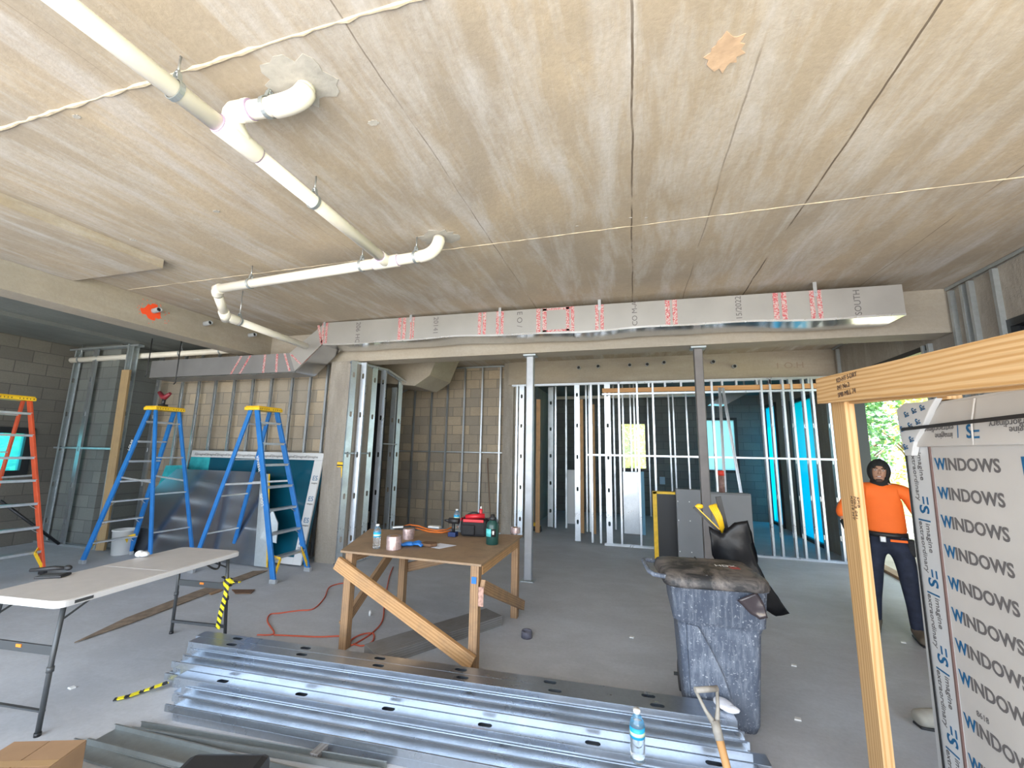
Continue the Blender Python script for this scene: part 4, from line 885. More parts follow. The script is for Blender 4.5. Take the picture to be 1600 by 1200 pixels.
# cardboard box, blue pack, black case
q = F(48, 1180, .22); bx_ = thing('cardboard_box', 'closed brown cardboard box at the lower left corner', 'box', (q.x, q.y-.05, 0), .35)
m = MB(); m.box(-.17,.17,-.14,.16,0,.21); m.obj('carton', M_OSB, bx_, local=True, bevel=.004)
m = MB(); m.box(-.168,-.002,-.138,.158,.2105,.214); m.obj('flap', M_OSB, bx_, local=True); m = MB(); m.box(.002,.168,-.138,.158,.2105,.214); m.obj('flap', M_OSB, bx_, local=True)
m = MB(); m.box(-.17,.17,-.02,.02,.2145,.2155); m.obj('packing_tape', plain('tan_tape', (.40,.25,.12), .3), bx_, local=True)
q = F(8, 1194, .30); m = MB(); m.box(q.x-.22,q.x+.02,q.y-.2,q.y-.06,0,.26); tag(m.obj('water_pack', plain('blue_shrink_wrap', (.05,.22,.55), .25, 0, .5, 9, .5), bevel=.03), 'blue shrink wrapped pack in the lower left corner', 'pack')
q0, q1 = F(288, 1200, .25), F(420, 1200, .25); q2 = F(353, 1171, .25)
cx_, cy_ = (q0.x+q1.x)/2, (q0.y+q1.y)/2; wd = (q1-q0).length
t = thing('equipment_case', 'black rounded plastic case at the bottom edge of the picture', 'case', (cx_, q2.y-.16, 0), math.atan2(q1.y-q0.y, q1.x-q0.x))
m = MB(); m.box(-wd/2, wd/2, -.15, .15, 0, .27); o = m.obj('shell', M_BLACK, t, local=True, bevel=.035); m = MB(); m.box(-wd/2-.004, wd/2+.004, -.154, .154, .17, .18); m.obj('seam', M_DKGREY, t, local=True)
m = MB(); m.tube(arc((-.07,-.15,.19),(0,-.22,.2),(.07,-.15,.19),8), .01, 8); m.obj('handle', M_DKGREY, t, local=True)
# water bottles
def bottle(loc, label, h=.205, r=.032, grp=None):
    t = thing('water_bottle', label, 'bottle', loc, rnd.uniform(0,3), grp); s_ = h/.205
    m = MB(); m.lathe([(0,0),(r*.8,0),(r,.008),(r*.93,.02),(r,.032),(r*.95,.045),(r,.06),(r*.96,.075),(r,.09),(r,.145),(r*.9,.160),(r*.5,.180),(.013,.186),(.013,.192)], (0,0,0), 20); o = m.obj('body', plain('clear_water_plastic', (.86,.92,.96), .04, 0, 0, 8, 0, .5, .93), t, local=True)
    m = MB(); m.lathe([(r*.96,.098),(r*1.02,.098),(r*1.02,.140),(r*.96,.140)], (0,0,0), 20); m.obj('label', plain('bottle_label_blue', (.02,.38,.72), .4), t, local=True)
    m = MB(); m.lathe([(r*1.025,.108),(r*1.03,.108),(r*1.03,.122),(r*1.025,.122)], (0,0,0), 20); m.obj('label_band', plain('bottle_label_pale', (.55,.70,.50), .4), t, local=True)
    m = MB(); m.lathe([(0,.190),(.0155,.190),(.0155,.205),(0,.205)], (0,0,0), 16); m.obj('cap', M_WHITE, t, local=True)
    t.scale = (s_, s_, s_); return t
pz = 5*.0415
q = F(997, 1190, tiers[3]*.0415); bottle((q.x, q.y, tiers[3]*.0415+.002), 'clear water bottle standing on the stack of loose studs', .235)
# D-handled shovel lying over the right end of the stack
ga, gb = F(1093, 1082, .46), F(1117, 1128, .38); sb_ = F(1140, 1215, .20)
t = thing('shovel', 'shovel with worn D grip and wooden shaft on the stud stack', 'shovel', (sb_.x, sb_.y, 0))
dr = (sb_-gb).normalized(); sdv = dr.cross(Vector((0,0,1))).normalized()
end = gb+dr*((gb.z-.05)/-dr.z) if dr.z < 0 else sb_
m = MB(); m.tube([gb, gb+(end-gb)*.5, end], [.019,.018,.019], 12); m.obj('shaft', wood('shaft_ash', (.55,.30,.12), (.42,.21,.08)), t)
M_GRIP = plain('worn_grey_grip', (.30,.28,.25), .6, 0, .2, 25)
gt0 = gb-dr*.13
m = MB(); m.tube([gt0-sdv*.062, gt0+sdv*.062], .014, 12); m.tube([gt0-sdv*.060, gb-dr*.05-sdv*.035, gb+dr*.02], [.008,.009,.016], 8); m.tube([gt0+sdv*.060, gb-dr*.05+sdv*.035, gb+dr*.02], [.008,.009,.016], 8); m.tube([gb-dr*.005, gb+dr*.07],[.022,.021],12); m.obj('grip', M_GRIP, t)
m = MB(); e2 = end; m.prism([e2-sdv*.10, e2+sdv*.10, e2+sdv*.09+Vector((.05,-.22,-.03)), e2+Vector((.06,-.28,-.04)), e2-sdv*.09+Vector((.04,-.22,-.03))], (0,0,.004)); m.obj('blade', M_DKGREY, t)
q = F(1118, 1128, .12); m = MB(); m.ell((q.x+.05,q.y-.0,.225), .05,.07,.02, 12, 8, Matrix.Rotation(.5,3,'Z')); m.ell((q.x+.08,q.y-.04,.222), .05,.03,.018, 12, 8); tag(m.obj('rag', plain('white_rag', (.75,.77,.85), .8, 0, .1, 20, .8)), 'crumpled white rag on the right end of the stud stack', 'rag')

# ------------------------------------------------------------------ folding table
ft = thing('folding_table', 'pale plastic folding table with dark grey metal legs at the left', 'table', (-3.715, 2.47, 0), math.radians(6.0))
TW, TL, TZ = .31, .675, .74
def rrect(w, l, r, z, n=5):
    P = []
    for cx_, cy_, a0 in ((w-r, l-r, 0), (-w+r, l-r, PI/2), (-w+r, -l+r, PI), (w-r, -l+r, 1.5*PI)):
        for k in range(n+1): a = a0+PI/2*k/n; P.append((cx_+r*math.cos(a), cy_+r*math.sin(a), z))
    return P
m = MB(); m.prism(rrect(TW, TL, .05, TZ-.012), (0,0,.012)); m.obj('tabletop', M_TABLE, ft, local=True, bevel=.003)
m = MB(); m.prism(rrect(TW+.008, TL+.008, .055, TZ-.042), (0,0,.036)); m.obj('table_rim', M_CREAM, ft, local=True, bevel=.006)
m = MB(); m.box(-TW+.01, TW-.01, -.002, .002, TZ-.001, TZ+.0008); m.obj('fold_seam', M_CREAM, ft, local=True)
m = MB(); m.box(TW+.006, TW+.011, -.60, -.50, TZ-.032, TZ-.014); m.obj('rim_slot', M_DKGREY, ft, local=True)
for sy in (-1, 1):
    for sx_ in (-1, 1):
        x_ = sx_*(TW-.06); y_ = sy*(TL-.07); yb = sy*(TL-.03)
        m = MB(); m.tube([(x_, y_, TZ-.04), (x_+sx_*.01, (y_+yb)/2, .40), (x_+sx_*.03, yb, 0.012)], .0135, 12); m.tube([(x_+sx_*.014,(y_+yb)/2+.003*sy,.36),(x_+sx_*.016,(y_+yb)/2+.004*sy,.33)], .018, 12); lg = m.obj('leg', M_DKGREY, ft, local=True)
        m = MB(); m.tube([(x_+sx_*.03, yb, 0), (x_+sx_*.03, yb, .02)], .017, 12); m.obj('foot_cap', M_BLACK, lg, local=True)
        m = MB(); m.bar((x_, y_-.0, TZ-.13), (x_, y_-sy*.16, TZ-.045), .004, .012); m.obj('leg_strut', M_DKGREY, ft, local=True)
    m = MB(); m.box(-TW+.05, TW-.05, sy*(TL-.05)-.006, sy*(TL-.05)+.006, .42, .47); cb = m.obj('cross_bar', M_DKGREY, ft, local=True)
    m = MB(); m.box(-.02, .02, sy*(TL-.05)-.010, sy*(TL-.05)-.006, .445, .462); m.obj('clip', plain('orange_clip', (.85,.25,.02), .5), cb, local=True)
    m = MB(); m.box(-TW+.03, TW-.03, sy*(TL-.04)-.01, sy*(TL-.04)+.01, .10, .12) if sy > 0 else m.box(-TW+.03, TW-.03, sy*(TL-.04)-.01, sy*(TL-.04)+.01, .12, .13); m.obj('lower_bar', M_DKGREY, ft, local=True)
Mft = PM[ft]
m = MB(); m.tube(arc((TW-.10,TL-.12,TZ-.045),(TW+.02,TL-.20,TZ-.16),(TW-.02,TL-.32,TZ-.045),12), .008, 8); m.obj('carry_strap', M_BLACK, ft, local=True)
# caution tape tied to the far right leg
def cautionmat():
    m, nt, p, N, L = newmat('caution_tape'); tc = N('TexCoord').outputs['Object']; sx = N('SeparateXYZ'); L(tc, sx.inputs[0])
    w = math_(N, L, 'FRACT', math_(N, L, 'MULTIPLY', math_(N, L, 'ADD', sx.outputs[2], math_(N, L, 'MULTIPLY', math_(N, L, 'ADD', sx.outputs[0], sx.outputs[1]), .6)), 17))
    L(mixc(N, L, math_(N, L, 'LESS_THAN', w, .42), (.85,.72,.02), (.02,.02,.02)), p.inputs['Base Color']); return m
M_CAUT = cautionmat()
leg = Mft @ Vector((TW-.045, TL-.05, .45))
m = MB(); m.lathe([(.02,-.03),(.035,-.02),(.04,.01),(.03,.04),(.02,.045)], leg+Vector((0,0,.02)), 9)
pts = [leg+Vector((.02,-.02,.03)), leg+Vector((.035,-.05,-.10)), leg+Vector((.01,-.05,-.22)), leg+Vector((-.01,-.04,-.34))]
for i in range(3): m.bar(pts[i], pts[i+1], .045, .006, (0,1,0))
m.bar(leg+Vector((0,0,.04)), leg+Vector((.10,.03,.03)), .03, .008); m.bar(leg+Vector((0,0,.05)), leg+Vector((-.07,.0,.07)), .03, .008)
tag(m.obj('caution_tape', M_CAUT), 'yellow and black caution tape knotted round the far table leg', 'tape')
pts = [F(178,1093,.01), F(200,1088,.015), F(222,1080,.012), F(240,1074,.03), F(262,1066,.03)]
m = MB()
for i in range(4): m.bar(pts[i], pts[i+1], .035, .006, (0,0,1))
tag(m.obj('caution_tape', M_CAUT), 'twisted yellow and black tape on the floor at the left end of the stud stack', 'tape')
# things on the folding table
ztt = TZ+.001
q = F(88, 901, ztt); t = thing('phone', 'black device with rounded case lying on the folding table', 'phone', (q.x, q.y, ztt), .5)
m = MB(); m.box(-.10,.06,-.05,.05,0,.016); m.obj('case', M_BLACK, t, local=True, bevel=.006); m = MB(); m.box(-.08,.04,-.035,.035,.016,.018); m.obj('screen', M_DKGREY, t, local=True)
q = F(76, 896, ztt); m = MB(); m.tube([q+Vector((-.13,-.04,.02)), q+Vector((0,.03,.03)), q+Vector((.05,.07,.024))], [.012,.016,.012], 8); m.ell(q+Vector((.06,.075,.026)), .035,.02,.02); tag(m.obj('small_tool', M_BLACK), 'black strap and buckle bundle beside the black device on the folding table', 'strap')
q = F(224, 870, ztt); m = MB(); m.ell((q.x,q.y,ztt+.022), .05,.035,.022, 12, 8); m.ell((q.x-.02,q.y-.02,ztt+.028), .03,.04,.026, 10, 7, Matrix.Rotation(.7,3,'Z')); tag(m.obj('tissue', plain('white_tissue', (.85,.86,.88), .9, 0, .05, 30, 1.0)), 'crumpled white tissue on the folding table', 'tissue')

# ------------------------------------------------------------------ plywood workbench
wb = thing('workbench', 'rough wooden workbench with plywood top and diagonal braces', 'workbench', (-1.84, 3.85, 0))
BZ = .80; c1, c2, c3, c4 = F(532,860,BZ), F(752,882,BZ), F(817,836,BZ), F(578,826,BZ)
m = MB(); m.prism([(p.x,p.y,BZ-.018) for p in (c1,c2,c3,c4)], (0,0,.018)); m.obj('benchtop', M_PLY, wb, bevel=.002)
def inset(p, dx, dy): return Vector((p.x+dx, p.y+dy, 0))
LG = [inset(c1,.07,.06), inset(c2,-.06,.05), inset(c3,-.06,-.07), Vector((-2.40,4.22,0))]
for p in LG:
    m = MB(); m.bar((p.x,p.y,0), (p.x,p.y,BZ-.018), .07, .07, (0,1,0)); m.obj('leg', M_WOODO, wb, bevel=.003)
def brace(a, b, mat=M_WOODO, w=.038, h=.09, upv=(0,0,1)): 
    m = MB(); m.bar(a, b, w, h, upv); m.obj('brace', mat, wb, bevel=.003)
brace((LG[0].x-.09, LG[0].y-.068, .70), (LG[1].x+.02, LG[1].y-.068, .09), M_WOODB, .038, .11)
brace((LG[0].x-.055, LG[0].y+.02, .16), (LG[3].x-.055, LG[3].y-.0, .72)); brace((LG[1].x+.07, LG[1].y-.04, .64), (LG[2].x+.07, LG[2].y+.07, .10))
brace((LG[3].x, LG[3].y+.058, .42), (LG[2].x, LG[2].y+.058, .73)); brace((LG[1].x+.02, LG[1].y+.05, .74), (LG[2].x+.02, LG[2].y-.05, .74), M_WOODB)
brace((LG[0].x-.0, LG[0].y+.05, .74), (LG[3].x-.0, LG[3].y-.05, .74)); brace((LG[3].x+.04, LG[3].y, .74), (LG[2].x-.04, LG[2].y, .74))
m = MB(); m.box(LG[1].x-.02, LG[1].x+.02, LG[1].y-.0455, LG[1].y-.0435, .65, .70); m.obj('blue_tape', plain('blue_tape', (.02,.16,.55), .6), wb)
m = MB(); m.box(LG[1].x+.05, LG[1].x+.092, LG[1].y-.072, LG[1].y-.066, .50, .64); m.obj('label', plain('faded_label', (.42,.25,.20), .7, 0, .4, 50), wb)
zb = BZ+.001
q = F(588, 857, zb); bottle((q.x,q.y,zb), 'clear water bottle at the left front of the wooden workbench', .21, grp='water bottles on the workbench')
q = F(713, 825, zb); bottle((q.x,q.y-.0,zb), 'clear water bottle behind the black tool bag on the workbench', .21, grp='water bottles on the workbench')
def roll(px, py, r, h, lb, mat=None, g='tape rolls on the workbench'):
    q = F(px, py, zb); t = thing('tape_roll', lb, 'tape roll', (q.x,q.y,zb), 0, g)
    m = MB(); ri = r*.55; m.lathe([(ri,0),(r,0),(r,h),(ri,h)], (0,0,0), 24, smooth=False); m.obj('foil_tape', mat or plain('foil_roll', (.62,.48,.48), .25, .6, .3, 45), t, local=True, bevel=.002)
    m = MB(); m.lathe([(ri*.9,.0),(ri,0),(ri,h+.001),(ri*.9,h+.001)], (0,0,0), 20); m.obj('core', M_OSB, t, local=True); return t
roll(615, 858, .066, .115, 'large silver foil tape roll beside the left water bottle'); roll(638, 842, .058, .10, 'silver foil tape roll standing just behind the large one'); roll(805, 833, .055, .062, 'single silver foil tape roll at the right rear corner of the bench')
q = F(640, 853, zb); t = thing('glove', 'blue disposable glove crumpled beside the foil tape roll', 'glove', (q.x,q.y,zb), .3)
m = MB(); m.ell((0,0,.02), .06,.04,.02); m.ell((-.04,-.02,.016), .045,.02,.015, M=Matrix.Rotation(.5,3,'Z')); m.obj('palm', M_GLOVE, t, local=True)
for k in range(5):
    a = .2+k*.28; m = MB(); m.tube([(.03,-.02+k*.012,.022), (.075*math.cos(a-.5)+.02,.03*k-.05,.028), (.11*math.cos(a-.6)+.02,.035*k-.07,.012)], [.012,.011,.008], 8); m.obj('finger', M_GLOVE, t, local=True)
q = F(670, 853, zb); m = MB(); m.prism([(q.x-.08,q.y-.05,zb+.003),(q.x+.05,q.y-.07,zb+.003),(q.x+.09,q.y-.01,zb+.003),(q.x+.05,q.y+.06,zb+.003),(q.x-.06,q.y+.05,zb+.003)], (0,0,.028)); tag(m.obj('leather_pouch', M_LEATH, bevel=.01), 'brown worn leather pouch lying on the paper', 'pouch')
q = F(692, 853, zb); m = MB(); m.prism([(q.x-.16,q.y-.08,zb),(q.x+.02,q.y-.11,zb),(q.x+.11,q.y+.06,zb),(q.x-.07,q.y+.09,zb)], (0,0,.0015)); tag(m.obj('paper_sheet', M_PAPER), 'white sheet of paper in the middle of the workbench', 'paper')
pts = [F(px,py,zb+.009) for px,py in [(629,823),(640,820),(655,822),(668,827),(682,829),(697,828),(706,824),(712,822)]]
m = MB(); m.tube(pts, .009, 8); m.tube([F(px,py,zb+.009) for px,py in [(650,825),(672,831),(690,832),(704,830)]], .009, 8); tag(m.obj('hose_loop', M_CORDO), 'bright orange hose loop across the rear of the workbench', 'hose')
q = F(679, 825, zb); m = MB(); m.box(q.x-.07,q.x+.07,q.y-.03,q.y+.04,zb,zb+.022); tag(m.obj('small_box', M_WHITE, bevel=.004), 'small white box behind the orange hose on the workbench', 'box')
q = F(627, 826, zb); t = thing('utility_knife', 'white and black utility knife lying at the rear left of the workbench', 'knife', (q.x,q.y,zb)); m = MB(); m.bar((-.09,-.03,.012),(.02,.01,.02),.025,.02); m.obj('handle', M_WHITE, t, local=True, bevel=.004); m = MB(); m.bar((.02,.01,.02),(.09,.05,.024),.02,.018); m.obj('blade_holder', M_BLACK, t, local=True, bevel=.004)
# drill, tool bag, jug
q = F(708, 838, zb); t = thing('cordless_drill', 'black and navy cordless drill standing left of the tool bag', 'drill', (q.x,q.y,zb))
m = MB(); m.box(-.045,.04,-.04,.04,0,.045); m.obj('battery', plain('navy', (.01,.03,.12), .5), t, local=True, bevel=.006); m = MB(); m.tube([(0,0,.04),(.0,0,.13)], .018, 10); m.tube([(-.05,0,.155),(.06,0,.155)], .03, 12); m.tube([(-.05,0,.155),(-.10,0,.155)], [.02,.010], 10); m.obj('body', M_BLACK, t, local=True)
q = F(742, 838, zb); t = thing('tool_bag', 'black open tool bag with red trim on the workbench', 'tool bag', (q.x-.02,q.y+.06,zb), .12)
m = MB(); m.prism([(-.14,-.10,0),(.14,-.10,0),(.14,.10,0),(-.14,.10,0)], (0,0,.17)); bg = m.obj('bag', M_DKBAG, t, local=True, bevel=.03)
m = MB(); m.box(-.115,.02,-.125,-.10,.02,.12); m.obj('pocket', M_DKBAG, t, local=True, bevel=.01)
m = MB(); m.box(-.11,.11,-.108,-.098,.145,.175); m.box(-.145,-.135,-.08,.08,.15,.18); m.obj('red_trim', M_RED, t, local=True, bevel=.004)
m = MB(); m.tube(arc((-.13,0,.16),(-.02,.0,.30),(.12,0,.16),12), .009, 8); m.tube(arc((.12,.02,.17),(.24,.02,.14),(.14,.0,.03),10), .012, 8); m.obj('handle', M_DKBAG, t, local=True)
m = MB(); m.tube([(-.10,-.03,.185),(.10,-.01,.20)], .026, 12); tt = m.obj('red_tool', M_RED, t, local=True)
t2 = thing('aerosol_bottle', 'small red bottle with white cap sticking out of the tool bag', 'bottle', (q.x+.03, q.y+.08, zb+.17)); m = MB(); m.lathe([(0,0),(.018,0),(.018,.09),(.008,.10),(0,.10)], (0,0,0), 14); m.obj('body', M_RED, t2, local=True); m = MB(); m.lathe([(0,.1),(.009,.1),(.009,.125),(0,.125)], (0,0,0), 12); m.obj('cap', M_WHITE, t2, local=True)
q = F(769, 850, zb); t = thing('insulated_jug', 'dark green insulated jug with turquoise label on the workbench', 'jug', (q.x,q.y,zb))
m = MB(); m.lathe([(0,0),(.056,0),(.060,.006),(.060,.175),(.052,.20),(.035,.215),(.034,.222),(0,.222)], (0,0,0), 28); m.obj('body', M_GREEN, t, local=True)
m = MB(); m.lathe([(0,.222),(.036,.222),(.036,.245),(.022,.255),(.018,.275),(0,.276)], (0,0,0), 22); m.obj('lid', M_BLACK, t, local=True)
m = MB(); m.tube(arc((.034,0,.235),(.06,0,.20),(.058,0,.13),8)[:5], .008, 8); m.obj('handle', M_BLACK, t, local=True)
m = MB(); n0 = len(m.v)
def wrap(mb, r, z0, z1, a0, a1, n=10):
    b = len(mb.v)
    for k in range(n+1):
        a = a0+(a1-a0)*k/n
        for (rr, zz) in ((r, z0), (r, z1)): mb.v.append(Vector((rr*math.cos(a), rr*math.sin(a), zz)))
    for k in range(n): mb.face((b+2*k, b+2*k+2, b+2*k+3, b+2*k+1), None, True)
wrap(m, .0607, .075, .145, math.radians(175), math.radians(295)); m.obj('label', M_CYAN, t, local=True, solid=.0006)
m = MB(); wrap(m, .0612, .075, .145, math.radians(275), math.radians(320)); m.obj('label_panel', M_BLACK, t, local=True, solid=.0006); m = MB(); wrap(m, .0620, .095, .13, math.radians(288), math.radians(303)); m.obj('label_mark', M_WHITE, t, local=True, solid=.0006)
# cord on the floor
def floorcord(P, r, name, mat, label, z=None):
    V = [F(px, py, r) for px, py in P]; out = []
    for i in range(len(V)-1):
        p0 = V[max(i-1,0)]; p1 = V[i]; p2 = V[i+1]; p3 = V[min(i+2, len(V)-1)]
        for k in range(6):
            s_ = k/6; out.append(.5*((2*p1)+(p2-p0)*s_+(2*p0-5*p1+4*p2-p3)*s_*s_+(3*p1-p0-3*p2+p3)*s_**3))
    out.append(V[-1]); m = MB(); m.tube(out, r, 8); return tag(m.obj(name, mat), label, 'cord')
floorcord([(614,886),(608,903),(601,940),(598,968),(585,986),(560,1003),(548,1008),(550,999),(566,991),(583,990),(582,1002),(566,1009),(552,1006)], .007, 'extension_cord', M_CORD, 'red orange cord with a loop on the floor under the workbench')
floorcord([(402,992),(428,990),(418,971),(422,960),(437,958),(466,954),(490,951),(507,934),(514,918),(530,912),(552,909),(570,900)], .007, 'extension_cord', M_CORD, 'red orange cord snaking over the floor left of the workbench')
floorcord([(428,992),(470,994),(500,995),(525,994),(548,994)], .007, 'extension_cord', M_CORD, 'straight red orange cord stretch left of the workbench leg')
# timber, floor drain, lath and scraps on the floor
p0 = F(786, 978); p1 = F(590, 1045); dd = (p1-p0).normalized(); nn = Vector((-dd.y, dd.x, 0)); nn = nn if nn.y > 0 else -nn
m = MB(); m.bar(p0+nn*.14+Vector((0,0,.045)), p1+nn*.14+Vector((0,0,.045)), .26, .09); tag(m.obj('grey_timber', M_WOODG, bevel=.004), 'weathered grey timber lying on the floor under the workbench', 'timber')
q = F(823, 996); m = MB(); m.lathe([(.035,0),(.05,0),(.05,.045),(.046,.06),(.038,.045),(.036,.01)], (q.x,q.y,.001), 22); tag(m.obj('floor_pipe_stub', plain('dusty_purple_stub', (.13,.13,.17), .7, 0, .3, 30, .6)), 'short dusty pipe stub rising from the floor beside the workbench', 'pipe stub')
q = F(578, 962); m = MB(); m.tube([(q.x,q.y,.0),(q.x,q.y,.05)], .012, 10); tag(m.obj('floor_pipe_stub', M_WHITE), 'thin white pipe stub on the floor behind the workbench brace', 'pipe stub')
a_, b_, c_ = F(116,1005,.006), F(250,962,.006), F(418,892,.006)
m = MB(); m.prism([a_, F(200,976,.006), F(312,933,.006), c_, F(395,893,.006), F(305,925,.006), F(195,967,.006)], (0,0,.008)); tag(m.obj('lath', plain('splintered_lath_wood', (.22,.165,.12), .9, 0, .3, 12)), 'long splintered brown lath on the floor below the folding table', 'lath')
q = F(380, 924); m = MB(); m.prism([F(362,922,.003),F(398,922,.003),F(392,928,.003),F(368,928,.003)], (0,0,.008)); tag(m.obj('wood_scrap', M_LEATH), 'small flat brown scrap on the floor right of the folding table', 'scrap')
m = MB(); m.prism([F(320,925,.003),F(352,915,.003),F(346,924,.003),F(330,930,.003)], (0,0,.01)); tag(m.obj('wood_scrap', M_WOODO), 'short brown chip on the floor by the far table leg', 'scrap')
for i, (px, py, lb) in enumerate([(112,1075,'white scrap on the floor below the left table leg'), (987,996,'white scrap on the floor between bench and bin'), (1411,1004,'white scrap on the floor in front of the worker'), (1240,1040,'tiny white scrap on the floor right of the bin'), (1246,1124,'pale scrap on the floor near the bottom right of the bin')]):
    q = F(px, py, .002); m = MB(); m.prism([(q.x-.02,q.y-.012,.001),(q.x+.018,q.y-.015,.001),(q.x+.024,q.y+.012,.001),(q.x-.01,q.y+.016,.001)], (0,0,.008)); tag(m.obj('paper_scrap', M_WHITE), lb, 'scrap', 'white scraps on the floor')

# ------------------------------------------------------------------ wheeled bin
def binmat():
    m, nt, p, N, L = newmat('dusty_bin'); tc = N('TexCoord').outputs['Object']
    sp = noise(N, L, tc, 60, 3, .8); dr_ = noise(N, L, mapping(N, L, tc, (1,1,.08)), 45, 4, .7); bg_ = noise(N, L, tc, 5, 4, .6)
    c = mixc(N, L, math_(N, L, 'MULTIPLY', ramp(N, L, dr_, .48, .68), .5), (.085,.105,.15), (.33,.37,.43))
    c = mixc(N, L, math_(N, L, 'MULTIPLY', ramp(N, L, sp, .60, .66), .75), c, (.55,.59,.64)); c = mixc(N, L, math_(N, L, 'MULTIPLY', ramp(N, L, bg_, .45, .7), .35), c, (.25,.29,.36))
    L(c, p.inputs['Base Color']); p.inputs['Roughness'].default_value = .7; return m
M_BIN = binmat()
def lidmat():
    m, nt, p, N, L = newmat('dusty_lid'); tc = N('TexCoord').outputs['Object']
    c = mixc(N, L, ramp(N, L, noise(N, L, tc, 7, 6, .7, .6), .42, .62), (.02,.021,.024), (.17,.15,.14)); L(c, p.inputs['Base Color']); p.inputs['Roughness'].default_value = .55; return m
M_LID = lidmat()
bn = thing('wheeled_bin', 'dusty grey wheeled rubbish bin with a black lid lying askew', 'bin', (.49, 3.34, 0))
def ring8(x0, x1, y0, y1, z, r=.05):
    P = []
    for cx_, cy_, a0 in ((x1-r, y1-r, 0), (x0+r, y1-r, PI/2), (x0+r, y0+r, PI), (x1-r, y0+r, 1.5*PI)):
        for k in range(5): a = a0+PI/2*k/4; P.append(Vector((cx_+r*math.cos(a), cy_+r*math.sin(a), z)))
    return P
def loft(m, R, cap0=True, cap1=True):
    b = len(m.v); n = len(R[0])
    for r_ in R: m.v += r_
    for i in range(len(R)-1):
        for k in range(n): k2 = (k+1) % n; m.face((b+i*n+k, b+i*n+k2, b+(i+1)*n+k2, b+(i+1)*n+k), None, True)
    if cap0: m.face([b+k for k in range(n)][::-1])
    if cap1: m.face([b+(len(R)-1)*n+k for k in range(n)])
m = MB(); loft(m, [ring8(.29,.69,3.16,3.52,0.0), ring8(.275,.705,3.14,3.55,.05), ring8(.245,.725,3.06,3.60,.60), ring8(.24,.735,3.04,3.61,.64), ring8(.215,.745,3.02,3.63,.65), ring8(.20,.76,3.0,3.65,.86), ring8(.19,.77,2.99,3.66,.865), ring8(.19,.77,2.99,3.66,.885), ring8(.22,.74,3.02,3.63,.885), ring8(.25,.71,3.09,3.58,.5)], True, True)
m.obj('body', M_BIN, bn, bevel=0)
yf = lambda z: 3.16-.165*z
P = [(.29,.63)]; P += [(.36+.19*math.sin(k/10*PI/2)*1.0, .62-.55*(k/10)) for k in range(11)]; P += [(.31,.05)]
m = MB(); pr = [Vector((x_, yf(z_)-.028, z_)) for x_, z_ in P]; m.prism(pr, (0,.03,0)); m.obj('moulded_panel', M_BIN, bn, bevel=.008)
for x_ in (.30,.68):
    m = MB(); m.tube([(x_-.03,3.55,.10),(x_+.03,3.55,.10)], .10, 20); wh = m.obj('wheel', M_BLACK, bn, bevel=.006)
m = MB(); m.tube([(.24,3.57,.095),(.70,3.57,.095)], .012, 10); m.obj('axle', M_DKGREY, bn)
m = MB(); m.tube([(.22,3.66,.84),(.22,3.72,.86),(.74,3.72,.86),(.74,3.66,.84)], .013, 8); m.obj('handle_bar', M_BIN, bn)
lid = bpy.data.objects.new('lid', None); C.objects.link(lid); lid.parent = bn; lid.location = (-.05,-.19,.887); lid.rotation_euler = (0,0,math.radians(6)); PM[lid] = Matrix.Translation((.44,3.15,.887)) @ Matrix.Rotation(math.radians(6), 4, 'Z')
lw, ll = .30, .27
m = MB(); R = []
for (s_, z_) in ((1.0,0),(1.02,.012),(1.0,.045),(.96,.062),(.80,.072),(.4,.080)):
    R.append([Vector((p.x, p.y, z_)) for p in ring8(-lw*s_, lw*s_, -ll*s_, ll*s_, 0, .09*s_)])
loft(m, R); m.obj('lid_shell', M_LID, lid, local=True)
m = MB(); m.tube([(-.28,-.20,.04),(-.36,-.20,.05),(-.385,-.15,.055),(-.385,.13,.055),(-.36,.18,.05),(-.28,.18,.04)], .014, 10); m.obj('lid_handle', M_BIN, lid, local=True)
m = MB(); m.bar((-.06,-.24,.074),(-.02,.22,.076),.01,.006); m.obj('lid_rib', M_BLACK, lid, local=True)
txt('HDX', .06, PM[lid] @ Vector((.05,-.02,.0795)), (1,.1,0), (-.1,1,0), M_WHITE, 'print', lid); m = MB(); m.box(.13,.19,-.06,-.01,.078,.0805); m.obj('red_mark', plain('faded_red', (.3,.05,.04), .6), lid, local=True)
# black bag hanging from the bin
def cloth(poly, dep, name, mat, label, cat, seed=1, amp=.03):
    cx_ = sum((Vector(p) for p in poly), Vector())/len(poly)
    bm = bmesh.new(); vs = [bm.verts.new(p) for p in poly]; f = bm.faces.new(vs)
    r = bmesh.ops.extrude_face_region(bm, geom=[f]); ev = [g_ for g_ in r['geom'] if isinstance(g_, bmesh.types.BMVert)]
    c2 = sum((v.co for v in ev), Vector())/len(ev)
    for v in ev: v.co = c2+(v.co-c2)*.55+Vector((0,dep,0))
    bmesh.ops.triangulate(bm, faces=bm.faces); bmesh.ops.subdivide_edges(bm, edges=bm.edges, cuts=5, use_grid_fill=True); bmesh.ops.triangulate(bm, faces=bm.faces)
    from mathutils import noise as mn
    for v in bm.verts:
        n_ = mn.noise_vector(v.co*7+Vector((seed,0,0))); n2 = mn.noise_vector(v.co*19); v.co += Vector((n_.x,n_.y*1.3,n_.z))*amp+Vector((n2.x,n2.y,n2.z))*amp*.35
    bmesh.ops.recalc_face_normals(bm, faces=bm.faces)
    me = bpy.data.meshes.new(name); bm.to_mesh(me); bm.free()
    for p in me.polygons: p.use_smooth = True
    o = link_mesh(name, me, mat); tag(o, label, cat); return o
